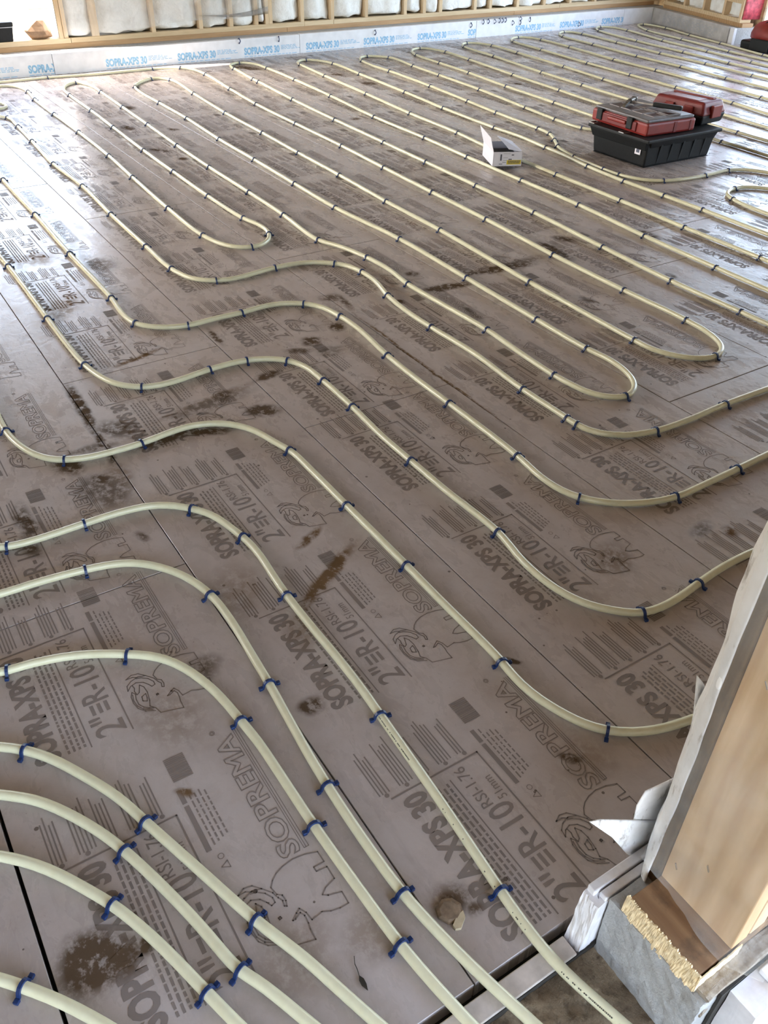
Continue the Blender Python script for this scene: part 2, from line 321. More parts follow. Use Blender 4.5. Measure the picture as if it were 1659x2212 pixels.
MAMMOTH = [[(0.237,0.3909),(0.2257,0.3996),(0.2165,0.412),(0.21,0.429),(0.2069,0.4521),(0.2106,0.477),(0.2193,0.5007),(0.2435,0.5013),(0.2435,0.4789),(0.2535,0.4791),(0.2556,0.5009),(0.284,0.5011),(0.2907,0.4782),(0.2998,0.4662),(0.3065,0.4748),(0.3137,0.4999),(0.3393,0.4994),(0.3392,0.4817),(0.335,0.464),(0.3277,0.4498),(0.3308,0.427),(0.3133,0.4243),(0.3002,0.4174),(0.305,0.4088),(0.3141,0.3967),(0.3143,0.4022),(0.3076,0.4151),(0.317,0.4196),(0.3324,0.4187),(0.344,0.4164),(0.3656,0.4157),(0.3519,0.3665),(0.3335,0.3616),(0.3213,0.3522),(0.305,0.3574),(0.2786,0.3615),(0.2602,0.3599),(0.2493,0.3532),(0.2711,0.345),(0.275,0.3384),(0.262,0.3367),(0.2531,0.3396),(0.2429,0.3384)],[(0.237,0.3909),(0.2543,0.3944),(0.2605,0.4023),(0.2735,0.4035),(0.2842,0.4001),(0.2817,0.3961),(0.2704,0.3985),(0.2612,0.3937),(0.247,0.3892),(0.2287,0.3751),(0.2144,0.3622),(0.211,0.3463),(0.2183,0.3315),(0.2185,0.3464),(0.2247,0.3565)],[(0.2291,0.3748),(0.2237,0.3581),(0.2288,0.3397),(0.2387,0.3272),(0.2541,0.324),(0.2431,0.3343),(0.2387,0.3482),(0.2461,0.3634),(0.2579,0.3715),(0.2683,0.3766),(0.266,0.3847),(0.2559,0.3851),(0.2409,0.377),(0.2301,0.364),(0.2273,0.3527)],[(0.2622,0.3306),(0.2743,0.3246),(0.2943,0.3231),(0.3148,0.327),(0.3299,0.3383),(0.3406,0.3586)],[(0.2622,0.3306),(0.2707,0.3359),(0.2868,0.3321),(0.3039,0.3324),(0.3171,0.3392),(0.3258,0.3491),(0.3306,0.3577)],[(0.2696,0.3297),(0.287,0.326),(0.3053,0.3275),(0.3217,0.3361),(0.3337,0.3535)],[(0.2814,0.3566),(0.2861,0.3458),(0.2991,0.3436),(0.3043,0.352),(0.2934,0.3555),(0.2814,0.3566)],[(0.2959,0.3767),(0.295,0.3804),(0.2988,0.3814),(0.2996,0.3772),(0.2959,0.3767)]]
FLAPS = [[(0.92,0.319),(0.875,0.326),(0.825,0.33),(0.812,0.302),(0.817,0.253),(0.864,0.216),(0.901,0.191),(0.913,0.227)],[(0.698,0.346),(0.724,0.331),(0.777,0.292),(0.843,0.238),(0.916,0.182),(0.924,0.101),(0.927,0.019),(0.884,0.071),(0.826,0.149),(0.767,0.249)],[(0.853,0.596),(0.86,0.554),(0.879,0.489),(0.894,0.438),(0.913,0.406),(0.922,0.431),(0.931,0.466),(0.89,0.541),(0.869,0.575)]]
PIPES = {
 'serp': [(-8.395,-0.769),(-8.377,-0.109),(-8.356,0.661),(-8.335,1.431),(-8.332,1.542),(-8.342,1.734),(-8.349,1.94,1),(-8.306,2.319),(-8.312,2.656),(-8.318,2.863,1),(-8.309,3.003),(-8.264,3.119,1),(-8.132,3.188),(-7.866,3.199,1),(-7.212,3.136,1),(-6.613,3.084,1),(-5.915,3.064,1),(-5.227,3.049,1),(-4.655,3.021,1),(-4.094,2.997,1),(-3.55,2.978,1),(-2.978,2.941,1),(-2.484,2.926,1),(-2.123,2.925,1),(-1.993,2.911),(-1.889,2.87),(-1.84,2.821),(-1.82,2.76,1),(-1.845,2.688),(-1.9,2.633),(-1.993,2.59),(-2.095,2.588,1),(-2.369,2.597),(-2.774,2.613,1),(-3.542,2.66,1),(-4.082,2.67,1),(-4.641,2.695,1),(-5.21,2.711,1),(-5.79,2.733,1),(-6.461,2.751,1),(-7.183,2.8,1),(-7.785,2.842,1),(-7.904,2.782),(-7.913,2.698,1),(-7.79,2.554),(-7.654,2.469,1),(-7.417,2.439),(-6.994,2.436,1),(-6.426,2.431,1),(-5.773,2.398,1),(-5.205,2.389,1),(-4.631,2.374,1),(-4.119,2.364,1),(-3.538,2.402,1),(-2.957,2.388,1),(-2.447,2.372,1),(-2.138,2.365,1),(-2.025,2.377),(-1.907,2.359),(-1.819,2.312),(-1.787,2.267),(-1.775,2.22,1),(-1.791,2.18),(-1.845,2.132),(-1.931,2.111),(-2.038,2.103,1),(-2.265,2.113),(-2.474,2.128,1),(-2.741,2.119),(-3.031,2.112,1),(-3.228,2.132),(-3.406,2.123,1),(-3.611,2.081),(-3.733,2.033,1),(-3.874,2.034),(-4.162,2.058,1),(-4.603,2.067,1),(-5.187,2.071,1),(-5.758,2.087,1),(-6.388,2.115,1),(-6.989,2.138,1),(-7.579,2.161,1),(-7.88,2.166),(-8.044,2.092,1),(-7.97,1.989),(-7.827,1.929),(-7.573,1.907,1),(-6.986,1.895,1),(-6.422,1.875,1),(-5.745,1.851,1),(-5.202,1.841,1),(-4.658,1.835,1),(-4.218,1.846,1),(-4.096,1.873),(-3.98,1.872),(-3.931,1.857,1),(-3.847,1.808),(-3.811,1.753),(-3.806,1.705,1),(-3.833,1.645),(-3.916,1.592),(-4.087,1.556,1),(-4.569,1.56,1),(-5.199,1.587,1),(-5.728,1.614,1),(-6.406,1.625,1),(-7.004,1.621,1),(-7.004,1.621,1),(-7.55,1.624,1),(-7.849,1.651,1),(-8.044,1.641),(-8.158,1.576),(-8.173,1.506),(-8.169,1.395),(-8.163,1.22),(-8.157,1.045),(-8.152,0.895)],
 'tip': [(-7.371,0.985),(-7.367,1.045),(-7.362,1.115),(-7.357,1.185),(-7.348,1.316),(-7.369,1.357),(-7.424,1.384),(-7.493,1.387),(-7.55,1.362),(-7.653,1.248),(-7.7,1.196),(-7.747,1.144),(-7.787,1.099)],
 'sR1': [(-7.267,1.056),(-7.241,1.093),(-7.21,1.136),(-7.179,1.179),(-7.119,1.263),(-7.049,1.304,1),(-6.75,1.3,1),(-6.311,1.284,1),(-5.714,1.258,1),(-5.181,1.278,1),(-4.611,1.259,1),(-4.074,1.254,1),(-3.743,1.254,1),(-3.581,1.294),(-3.506,1.376,1),(-3.486,1.458),(-3.512,1.676,1),(-3.498,1.83),(-3.418,1.948,1),(-3.358,1.989),(-3.26,2.005,1),(-3.14,2.002),(-2.973,1.962,1),(-2.804,1.943),(-2.607,1.942,1),(-2.343,1.952),(-2.012,1.93,1),(-1.779,1.93,1),(-1.721,1.928,1),(-1.65,1.951),(-1.593,2.014),(-1.565,2.083),(-1.552,2.143,1),(-1.546,2.298),(-1.552,2.493,1),(-1.546,2.722),(-1.538,2.956),(-1.535,3.043),(-1.532,3.13),(-1.529,3.205)],
 'sR2': [(-6.554,0.931),(-6.374,0.936),(-6.164,0.938),(-5.954,0.935),(-5.642,0.923),(-5.516,0.913,1),(-4.805,0.912,1),(-4.16,0.904,1),(-3.558,0.907,1),(-3.375,0.895),(-3.258,0.907,1),(-3.195,0.952),(-3.155,1.008),(-3.129,1.09,1),(-3.137,1.221),(-3.132,1.328,1),(-3.144,1.426),(-3.135,1.51),(-3.083,1.601,1),(-3.014,1.649),(-2.887,1.671,1),(-2.75,1.675),(-2.489,1.648,1),(-2.283,1.639),(-2.064,1.637,1),(-1.682,1.629,1),(-1.55,1.614),(-1.463,1.619),(-1.404,1.641,1),(-1.357,1.679),(-1.297,1.76),(-1.267,1.835),(-1.252,1.904,1),(-1.252,2.045),(-1.255,2.192,1),(-1.259,2.346),(-1.257,2.558),(-1.256,2.645),(-1.255,2.732),(-1.254,2.807)],
 'sR3': [(-6.685,0.595),(-6.025,0.615),(-5.255,0.624),(-4.485,0.617),(-4.283,0.611),(-4.135,0.615,1),(-3.485,0.615,1),(-3.206,0.615),(-3.006,0.623,1),(-2.883,0.644),(-2.797,0.678),(-2.731,0.748,1),(-2.71,0.835),(-2.733,1.007,1),(-2.737,1.113),(-2.729,1.159,1),(-2.705,1.232),(-2.647,1.298,1),(-2.573,1.329),(-2.438,1.334,1),(-2.221,1.329,1),(-2.009,1.315),(-1.834,1.315,1),(-1.639,1.316),(-1.403,1.325,1),(-1.261,1.301),(-1.157,1.301),(-1.078,1.318),(-1.019,1.351),(-0.973,1.395),(-0.944,1.432,1),(-0.935,1.491),(-0.937,1.561),(-0.948,1.649,1),(-0.959,1.768),(-0.958,1.873),(-0.95,1.943),(-0.93,2.099),(-0.899,2.342),(-0.868,2.585),(-0.841,2.793)],
 'sR4': [(-5.706,0.251),(-4.866,0.276),(-3.886,0.283),(-2.906,0.265),(-2.751,0.258),(-2.676,0.259,1),(-2.582,0.271),(-2.49,0.301),(-2.433,0.338),(-2.409,0.37,1),(-2.384,0.429),(-2.374,0.613,1),(-2.39,0.711),(-2.393,0.801),(-2.354,0.894),(-2.271,0.96),(-2.142,0.995),(-2.086,1.013,1),(-1.963,1.016),(-1.736,1.017,1),(-1.42,1.018,1),(-1.266,1.017),(-1.008,1.018,1),(-0.928,1.01),(-0.867,1.019),(-0.804,1.039),(-0.763,1.056),(-0.721,1.087,1),(-0.689,1.132),(-0.664,1.185),(-0.649,1.25),(-0.64,1.295),(-0.626,1.376),(-0.596,1.548),(-0.566,1.72),(-0.54,1.868)],
 'b1': [(-2.667,-1.092),(-2.491,-0.744),(-2.286,-0.338),(-2.081,0.068),(-2.071,0.101),(-2.061,0.112,1),(-2.05,0.186),(-2.052,0.328,1),(-2.052,0.426),(-2.037,0.522),(-2.001,0.581),(-1.958,0.621,1),(-1.895,0.662),(-1.816,0.679),(-1.759,0.692,1),(-1.658,0.697),(-1.581,0.69),(-1.48,0.685,1),(-1.341,0.685),(-1.221,0.688),(-1.111,0.687),(-1.02,0.682,1),(-0.767,0.668),(-0.562,0.653,1),(-0.513,0.65),(-0.443,0.649),(-0.382,0.654),(-0.333,0.666),(-0.275,0.679),(-0.254,0.684),(-0.251,0.685),(-0.248,0.686),(-0.245,0.687)],
 'b2': [(-2.466,-1.136),(-2.29,-0.788),(-2.085,-0.382),(-1.88,0.024),(-1.873,0.056),(-1.872,0.119),(-1.855,0.268,1),(-1.835,0.353),(-1.8,0.41),(-1.742,0.459),(-1.682,0.492),(-1.587,0.518,1),(-1.454,0.523),(-1.345,0.517),(-1.237,0.512,1),(-1.165,0.506),(-1.113,0.502),(-1.018,0.495),(-0.927,0.491,1),(-0.79,0.49),(-0.655,0.495,1),(-0.557,0.509),(-0.46,0.528),(-0.354,0.554),(-0.307,0.565),(-0.266,0.575),(-0.225,0.585),(-0.19,0.593)],
 'b3': [(-2.2,-1.194),(-2.024,-0.846),(-1.819,-0.44),(-1.614,-0.034),(-1.6,-0.007),(-1.597,0.001,1),(-1.589,0.067),(-1.554,0.175),(-1.501,0.262,1),(-1.467,0.31),(-1.412,0.352),(-1.335,0.383),(-1.253,0.402),(-1.173,0.41,1),(-1.119,0.417),(-0.862,0.423,1),(-0.717,0.43),(-0.577,0.439,1),(-0.478,0.453),(-0.407,0.466),(-0.368,0.474),(-0.327,0.482),(-0.286,0.49),(-0.251,0.497)],
 'b4': [(-1.985,-1.241),(-1.809,-0.893),(-1.604,-0.487),(-1.399,-0.081),(-1.383,-0.057),(-1.348,-0.013,1),(-1.298,0.026),(-1.217,0.072),(-1.132,0.115),(-1.044,0.144,1),(-0.892,0.195),(-0.751,0.242,1),(-0.646,0.285),(-0.572,0.309),(-0.488,0.337),(-0.452,0.35),(-0.412,0.364),(-0.372,0.378),(-0.338,0.39)],
 'b5': [(-1.866,-1.267),(-1.69,-0.919),(-1.485,-0.513),(-1.28,-0.107),(-1.261,-0.085),(-1.216,-0.03),(-1.148,0.018),(-1.071,0.061),(-1.01,0.087,1),(-0.912,0.12),(-0.794,0.154),(-0.685,0.18,1),(-0.661,0.196),(-0.549,0.242),(-0.51,0.258),(-0.471,0.274),(-0.432,0.29),(-0.399,0.304)],
 'b6': [(-1.727,-1.297),(-1.551,-0.949),(-1.346,-0.543),(-1.141,-0.137),(-1.123,-0.117),(-1.088,-0.079),(-1.029,-0.033),(-0.959,0.009),(-0.919,0.033,1),(-0.847,0.064),(-0.784,0.087),(-0.684,0.118,1),(-0.612,0.141),(-0.571,0.155),(-0.531,0.169),(-0.491,0.183),(-0.457,0.195)],
 'b7': [(-1.495,-1.348),(-1.319,-1),(-1.114,-0.594),(-0.909,-0.188),(-0.891,-0.17),(-0.86,-0.142,1),(-0.818,-0.106),(-0.777,-0.076),(-0.729,-0.044),(-0.687,-0.019),(-0.651,0.002),(-0.615,0.023),(-0.584,0.041)],
 'l1': [(-1.499,3.235),(-1.589,3.227),(-1.694,3.218),(-1.799,3.209),(-1.91,3.199),(-2.058,3.2,1),(-2.451,3.2,1),(-2.934,3.235,1),(-3.515,3.283,1),(-4.064,3.304,1),(-4.629,3.328,1),(-5.168,3.35,1),(-5.883,3.376,1),(-6.627,3.415,1),(-7.358,3.474,1),(-7.497,3.481,1),(-7.985,3.534,1),(-8.14,3.547),(-8.235,3.613),(-8.256,3.702,1),(-8.144,3.797),(-7.884,3.813,1),(-7.306,3.796,1),(-6.598,3.752,1),(-5.824,3.685,1),(-5.135,3.668,1),(-4.595,3.637,1),(-4.019,3.614,1),(-3.495,3.597,1),(-2.935,3.544,1),(-2.456,3.52,1),(-2.147,3.509),(-2.017,3.506),(-1.912,3.504),(-1.807,3.502),(-1.717,3.5)],
 'l2': [(-1.74,3.793),(-1.89,3.798),(-2.065,3.804),(-2.24,3.81),(-2.381,3.815),(-2.439,3.819,1),(-2.929,3.835,1),(-3.424,3.866,1),(-4.008,3.889,1),(-4.339,3.904),(-4.67,3.904),(-5.138,3.958,1),(-5.789,3.99,1),(-6.54,4.056,1),(-7.338,4.117,1),(-7.897,4.17,1),(-8.016,4.192),(-8.093,4.251),(-8.106,4.334,1),(-8.005,4.431),(-7.81,4.478,1),(-7.27,4.44,1),(-6.445,4.381,1),(-5.817,4.323,1),(-5.137,4.291,1),(-4.837,4.294),(-4.528,4.258,1),(-4.345,4.244),(-4.051,4.192,1),(-3.697,4.163,1),(-3.373,4.163,1),(-3.081,4.158,1),(-2.631,4.142),(-2.433,4.14),(-2.258,4.138),(-2.083,4.136),(-1.933,4.134)],
 'l34': [(-2.83,5.231),(-2.933,5.211),(-3.053,5.187),(-3.173,5.163),(-3.38,5.122),(-3.491,5.051),(-3.547,4.933,1),(-3.535,4.712,1),(-3.548,4.519),(-3.582,4.385,1),(-3.668,4.279),(-3.82,4.23,1),(-3.951,4.235,1),(-4.094,4.248),(-4.263,4.269,1),(-4.393,4.303),(-4.514,4.348,1),(-4.651,4.448,1),(-4.802,4.538,1),(-4.964,4.564,1),(-5.496,4.602,1),(-5.924,4.649,1),(-6.546,4.715,1),(-7.256,4.758,1),(-7.606,4.761),(-7.812,4.798,1),(-7.929,4.837),(-8.007,4.904),(-8.017,4.969,1),(-7.968,5.042),(-7.849,5.143,1),(-7.376,5.098,1),(-6.898,5.066,1),(-6.236,5.013,1),(-5.525,4.92,1),(-5.118,4.869,1),(-4.82,4.856,1),(-4.709,4.918),(-4.653,5.066),(-4.694,5.159),(-4.787,5.2),(-4.914,5.204),(-5.112,5.21),(-5.556,5.253,1),(-6.236,5.304,1),(-6.863,5.378,1),(-7.388,5.418,1),(-7.839,5.455,1),(-8.001,5.51),(-8.143,5.62),(-8.172,5.719,1),(-8.059,5.796),(-7.847,5.83,1),(-7.396,5.79,1),(-6.61,5.691,1),(-5.897,5.617,1),(-5.423,5.564),(-4.667,5.504),(-4.056,5.481,1),(-3.871,5.477),(-3.639,5.461),(-3.376,5.444),(-3.201,5.433),(-3.026,5.422),(-2.876,5.412)],
 'l5': [(-2.028,5.774),(-2.508,5.779),(-3.068,5.785),(-3.628,5.791),(-3.893,5.794),(-4.165,5.806,1),(-4.294,5.806),(-5.014,5.878),(-5.47,5.905),(-5.973,5.953,1),(-6.582,6.015,1),(-7.44,6.131,1),(-8.01,6.19,1),(-8.152,6.257),(-8.217,6.359,1),(-8.136,6.463),(-7.947,6.52,1),(-7.488,6.483,1),(-6.705,6.406,1),(-6.074,6.314,1),(-5.493,6.25),(-4.518,6.166),(-4.147,6.126),(-3.848,6.096),(-3.291,6.04),(-2.734,5.984),(-2.256,5.936)],
 'l6': [(-2.532,6.248),(-3.007,6.314),(-3.562,6.391),(-4.117,6.468),(-4.443,6.513),(-4.848,6.591,1),(-5.508,6.643,1),(-6.108,6.689,1),(-6.738,6.744,1),(-7.517,6.832,1),(-8.048,6.892,1),(-8.208,6.984),(-8.278,7.133,1),(-8.196,7.233),(-8.009,7.262,1),(-7.514,7.229,1),(-6.758,7.127,1),(-6.16,7.091,1),(-5.537,7.036,1),(-4.883,6.994,1),(-4.799,6.982),(-4.464,6.96),(-3.905,6.923),(-3.346,6.886),(-2.867,6.855)],
 'l7': [(-3.13,7.122),(-3.607,7.179),(-4.163,7.246),(-4.719,7.313),(-5.085,7.357),(-5.578,7.396,1),(-6.174,7.456,1),(-6.795,7.491,1),(-7.524,7.583,1),(-8.074,7.645,1),(-8.25,7.733),(-8.35,7.877,1),(-8.289,7.967),(-8.114,7.986,1),(-7.51,7.927,1),(-6.802,7.844,1),(-6.173,7.813,1),(-5.564,7.738,1),(-5.365,7.724),(-4.998,7.701),(-4.439,7.666),(-3.88,7.631),(-3.401,7.601)],
 'l8': [(-3.607,7.844),(-4.085,7.885),(-4.643,7.933),(-5.201,7.981),(-5.588,8.014),(-6.091,8.062,1),(-6.741,8.128,1),(-7.48,8.206,1),(-8.213,8.339,1),(-8.378,8.442),(-8.459,8.57,1),(-8.348,8.682),(-8.076,8.678,1),(-7.373,8.507,1),(-6.654,8.404,1),(-6.023,8.315,1),(-5.793,8.283),(-5.395,8.25),(-4.837,8.204),(-4.279,8.158),(-3.801,8.118)],
 'l9': [(-3.984,8.286),(-4.46,8.348),(-5.015,8.42),(-5.57,8.492),(-5.994,8.547),(-6.55,8.623,1),(-7.334,8.774,1),(-7.973,8.902,1),(-8.275,9.061),(-8.379,9.149),(-8.379,9.242,1),(-8.242,9.269),(-8.006,9.256,1),(-7.506,9.098,1),(-6.948,8.973,1),(-6.244,8.783,1),(-6.027,8.743),(-5.706,8.681),(-5.156,8.575),(-4.606,8.469),(-4.135,8.378)],
 'rl': [(-2.769,5.114),(-2.841,5.06),(-2.925,4.998),(-3.009,4.936),(-3.155,4.828),(-3.232,4.772),(-3.27,4.656,1),(-3.244,4.559),(-3.19,4.498),(-3.132,4.474,1),(-3.003,4.436),(-2.848,4.426),(-2.638,4.422),(-2.428,4.418),(-2.218,4.414),(-2.038,4.411)],
}
# ------------------------------------------------------------------ floor: sub-base, foam boards, printing
XF, XB = -0.457, -8.505          # front edge of the boards, back wall
YL = -2.536                      # left end of the boards
floor = tag(box('floor', XB - 0.05, XF + 0.004, -2.6, 9.45, -0.16, -0.0515, BLACK_GAP), kind='structure')

def print_block():
    """one repeat of the board printing, in a frame where x runs with the text and y towards its tops; (t,w)->(-t,-w)"""
    name, rate, logo = Flat(), Flat(), Flat()
    name.text('SOPRA-XPS 30', -0.357, -0.146, 0.345, 0.056, off=0.042)
    name.rect(-0.001, 0.003, -0.300, -0.076)                                   # cross line at the end of the name
    rnd = random.Random(3)
    for j in range(4):                                                         # rows of small print under the name
        y = -0.160 - j * 0.0115; x = -0.356
        while x < -0.036:
            w = rnd.uniform(0.006, 0.020); name.rect(x, min(x + w, -0.030), y - 0.0026, y + 0.0026); x += w + 0.004
    # rating box
    rate.rect(-0.364, 0.002, -0.300, -0.2965); rate.rect(-0.364, -0.026, -0.2075, -0.2045)
    rate.text('R-10', -0.246, -0.283, 0.122, 0.060, off=0.010)
    rate.text('2"', -0.353, -0.288, 0.062, 0.068, off=0.010)
    rate.text('RSI-1.76', -0.119, -0.250, 0.108, 0.027, off=0.004); rate.text('51mm', -0.119, -0.287, 0.060, 0.021, off=0.0)
    for j, y in enumerate((-0.238, -0.254, -0.270)):
        rate.rect(-0.283, -0.252, y - 0.0042, y + 0.0042)
    # maker's name, rules and head emblem
    logo.text('SOPREMA', -0.200, -0.478, 0.330, 0.046, off=0.020, outline=0.019)
    for y in (-0.4825, -0.4870, -0.4925): logo.line([(-0.198, y), (0.135, y)], 0.0016)
    logo.line([(-0.198, -0.4825), (-0.198, -0.4925)], 0.0016)
    for pl in MAMMOTH: logo.line([(-a, -b) for a, b in pl], 0.0026)
    for r in (0.006, 0.0035): logo.line([(0.150 + r * math.cos(a * PI / 4), -0.440 + r * math.sin(a * PI / 4)) for a in range(9)], 0.0011)
    # bar code, bars and fine print columns
    x = 0.075
    while x < 0.140:
        w = rnd.uniform(0.0014, 0.0045); logo.rect(x, x + w, -0.366, -0.322); x += w + rnd.uniform(0.0008, 0.0018)
    logo.rect(-0.107, 0.010, -0.3285, -0.318); logo.rect(0.016, 0.053, -0.3285, -0.318)
    for j in range(4):
        y = -0.338 - j * 0.0105; x = -0.100 + 0.004 * j
        while x < 0.045 - 0.01 * j:
            w = rnd.uniform(0.006, 0.018); logo.rect(x, x + w, y - 0.0018, y + 0.0018); x += w + 0.004
    logo.line([(-0.128 + 0.006 * math.cos(a * PI / 4), -0.338 + 0.006 * math.sin(a * PI / 4)) for a in range(9)], 0.0014)
    logo.line([(-0.158, -0.345), (-0.150, -0.330), (-0.142, -0.345), (-0.158, -0.345)], 0.0018)
    for c0, n, l in ((-0.285, 3, 0.11), (-0.235, 5, 0.135), (-0.185, 4, 0.12), (-0.135, 5, 0.135), (-0.085, 4, 0.125)):
        for j in range(n):
            y = c0 + 0.0055 - j * 0.0078 + 0.02; logo.rect(0.018, 0.018 + l * rnd.uniform(0.72, 1.0), y - 0.0016, y + 0.0016)
        logo.disc(0.013, c0 + 0.012, 0.0055)
    return name, rate, logo
nm, rt, lg = print_block()
ALLP = Flat(); 
for q in (nm, rt, lg): ALLP.add(q.v, q.f)
PR = {'product_lettering': nm.mesh('product_lettering'), 'rating_panel': rt.mesh('rating_panel'), 'maker_emblem': lg.mesh('maker_emblem'), 'board_printing': ALLP.mesh('board_printing')}
for me in PR.values(): me.materials.append(None)

ENDS = {-1: [-1.753, -4.19, -6.63], 0: [-2.92, -5.36, -7.80], 1: [-2.20, -4.64, -7.08], 2: [-3.62, -6.06], 4: [-2.637, -5.08, -7.52], 5: [-2.995, -5.43, -7.87]}
PHASE = {-2: -0.62, -1: -1.035, 0: -0.836, 1: -0.84, 2: -0.95, 3: -0.70, 4: -0.90}
GAP = {-1: 0.0055}
BOARD_CACHE = {}
def board_mesh(lx, ly):
    key = (round(lx, 3), round(ly, 3))
    if key not in BOARD_CACHE:
        c = 0.0009; hx, hy = lx / 2, ly / 2
        vs_ = []
        for (ax, ay, z) in ((hx, hy, -0.05), (hx, hy, -c), (hx - c, hy - c, 0)):
            vs_ += [(-ax, -ay, z), (ax, -ay, z), (ax, ay, z), (-ax, ay, z)]
        fs = [(3, 2, 1, 0), (8, 9, 10, 11)]
        for r in (0, 4):
            for i in range(4): fs.append((r + i, r + (i + 1) % 4, r + 4 + (i + 1) % 4, r + 4 + i))
        BOARD_CACHE[key] = mesh_of('foam_board', vs_, fs)
    return BOARD_CACHE[key]
rng = random.Random(11)
for k in range(-5, 15):
    y0 = 0.514 + 0.61 * k; y1 = y0 + 0.61
    ends = ENDS.get(k, [-1.68 - 0.9 * ((k * 7) % 3), -4.12 - 0.9 * ((k * 7) % 3), -6.56 - 0.9 * ((k * 7) % 3)])
    xs = [XF] + [e for e in ends if e > XB + 0.25] + [XB]
    ya = y0 + GAP.get(k, 0.0036) / 2; yb = min(y1 - 0.0014, 9.40)
    if k == -2: yb -= 0.003
    ph = PHASE.get(k, XF - 0.38 - rng.uniform(0, 0.15))
    for i in range(len(xs) - 1):
        xa, xb = xs[i] - (0.0016 if i else 0), xs[i + 1] + 0.0016
        me = board_mesh(xa - xb, yb - ya)
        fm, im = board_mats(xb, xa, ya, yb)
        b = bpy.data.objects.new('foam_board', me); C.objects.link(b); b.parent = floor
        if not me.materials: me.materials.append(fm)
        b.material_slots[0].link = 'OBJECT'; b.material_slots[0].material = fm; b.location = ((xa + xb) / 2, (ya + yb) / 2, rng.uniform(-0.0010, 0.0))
        if k < -3: continue
        first = ph if i == 0 else xs[i] - 0.39 - rng.uniform(0.0, 0.06)
        if k == 1 and i == 1: first = -2.59
        if k == 0 and i == 1: first = -3.32
        x = first
        while x - 0.15 > xb - 0.065:
            far = math.hypot(x, y0) > 4.6
            for nme in (('board_printing',) if far else ('product_lettering', 'rating_panel', 'maker_emblem')):
                p = link(nme, PR[nme], None, b); p.material_slots[0].link = 'OBJECT'; p.material_slots[0].material = im
                p.location = (x - b.location.x, y0 - b.location.y, 0.0005); p.rotation_euler = (0, 0, PI)
            x -= 0.617

# ------------------------------------------------------------------ back wall
WX = -8.51
wb_ = bmesh.new()
add_box(wb_, -8.885, -8.860, -2.75, 0.56, 0.10, 2.75); add_box(wb_, -8.885, -8.860, 2.19, 10.3, 0.10, 2.75); add_box(wb_, -8.885, -8.860, 0.56, 2.19, 2.14, 2.75)
OSB = plain('sheathing', (0.45, 0.33, 0.20), 0.8, 0.3, 25, 0.2)
wall_back = tag(from_bm('wall_back', wb_, OSB), kind='structure')
box('foundation', -8.86, -8.562, -2.75, 9.75, -0.6, 0.166, CONCRETE, wall_back)
segs = [-2.6, -0.35, 2.05, 4.49, 6.72, 9.02, 9.53]
for a, b in zip(segs, segs[1:]): 
    fb = box('foundation_foam', -8.560, WX, a + 0.002, b - 0.002, -0.045, 0.167 - 0.004 * random.random(), FOAM_CLEAN, wall_back, 0.003)
    y = 1.83 + 0.6825 * math.ceil((a - 1.83) / 0.6825)
    while y + 0.1 < b and y < 9.2:
        L = Flat(); L.text('SOPRA-XPS 30', y, 0.022, 0.385, 0.066, off=0.052)
        F = Flat(); r2 = random.Random(int(y * 100))
        for j in range(4):
            xx = y + 0.40
            while xx < y + 0.60 - 0.02 * j:
                w = r2.uniform(0.015, 0.05); F.rect(xx, xx + w, 0.048 + j * 0.0105, 0.053 + j * 0.0105); xx += w + 0.008
        xx = y
        while xx < y + 0.55:
            w = r2.uniform(0.02, 0.06); F.rect(xx, xx + w, 0.006, 0.011); xx += w + 0.012
        for nme, fl in (('product_lettering', L), ('fine_print', F)):
            me = mesh_of(nme, [(WX + 0.0006, min(max(p[0], a), b), p[1]) for p in fl.v], fl.f); link(nme, me, BLUE_INK, fb)
        y += 0.6825
sill_cuts = [-2.7, 1.2, 4.45, 7.4, 9.72]
for a, b in zip(sill_cuts, sill_cuts[1:]): box('sill_plate', -8.83, -8.690, a + 0.001, b - 0.001, 0.166, 0.206, SILL, wall_back, 0.002)
pl_cuts = [-2.7, 2.29, 4.65, 4.99, 8.1, 9.72]
for a, b in zip(pl_cuts, pl_cuts[1:]): box('bottom_plate', -8.83, -8.692 + 0.004 * random.random(), a + 0.0015, b - 0.0015, 0.206, 0.246, PLATE, wall_back, 0.002)
studs = [-2.6, -2.2, -1.8, -1.4, -1.0, -0.6, -0.2, 0.2, 0.50, 0.54, 2.212, 2.254, 2.52, 3.065, 3.535, 3.85, 4.12, 4.235, 4.275, 4.63, 4.98, 5.39, 5.88, 6.13, 6.35, 6.83, 7.05, 7.45, 7.86, 8.27, 8.68, 9.08, 9.44, 9.49, 9.56]
STUD_ME = None
for y in studs:
    wj = 0.065 if abs(y - 2.52) < .01 else 0.038
    o = box('stud', -8.83, -8.692 - random.uniform(0, 0.006), y - wj / 2, y + wj / 2, 0.246, 2.6, STUD, wall_back, 0.0015)
box('header', -8.83, -8.692, 0.52, 2.27, 2.14, 2.60, STUD, wall_back, 0.002)
box('top_plate', -8.83, -8.692, -2.7, 9.72, 2.6, 2.69, PLATE, wall_back, 0.002)
edges = [(a, b) for a, b in zip(studs, studs[1:]) if b - a > 0.1 and not (a < 1.0 < b)]
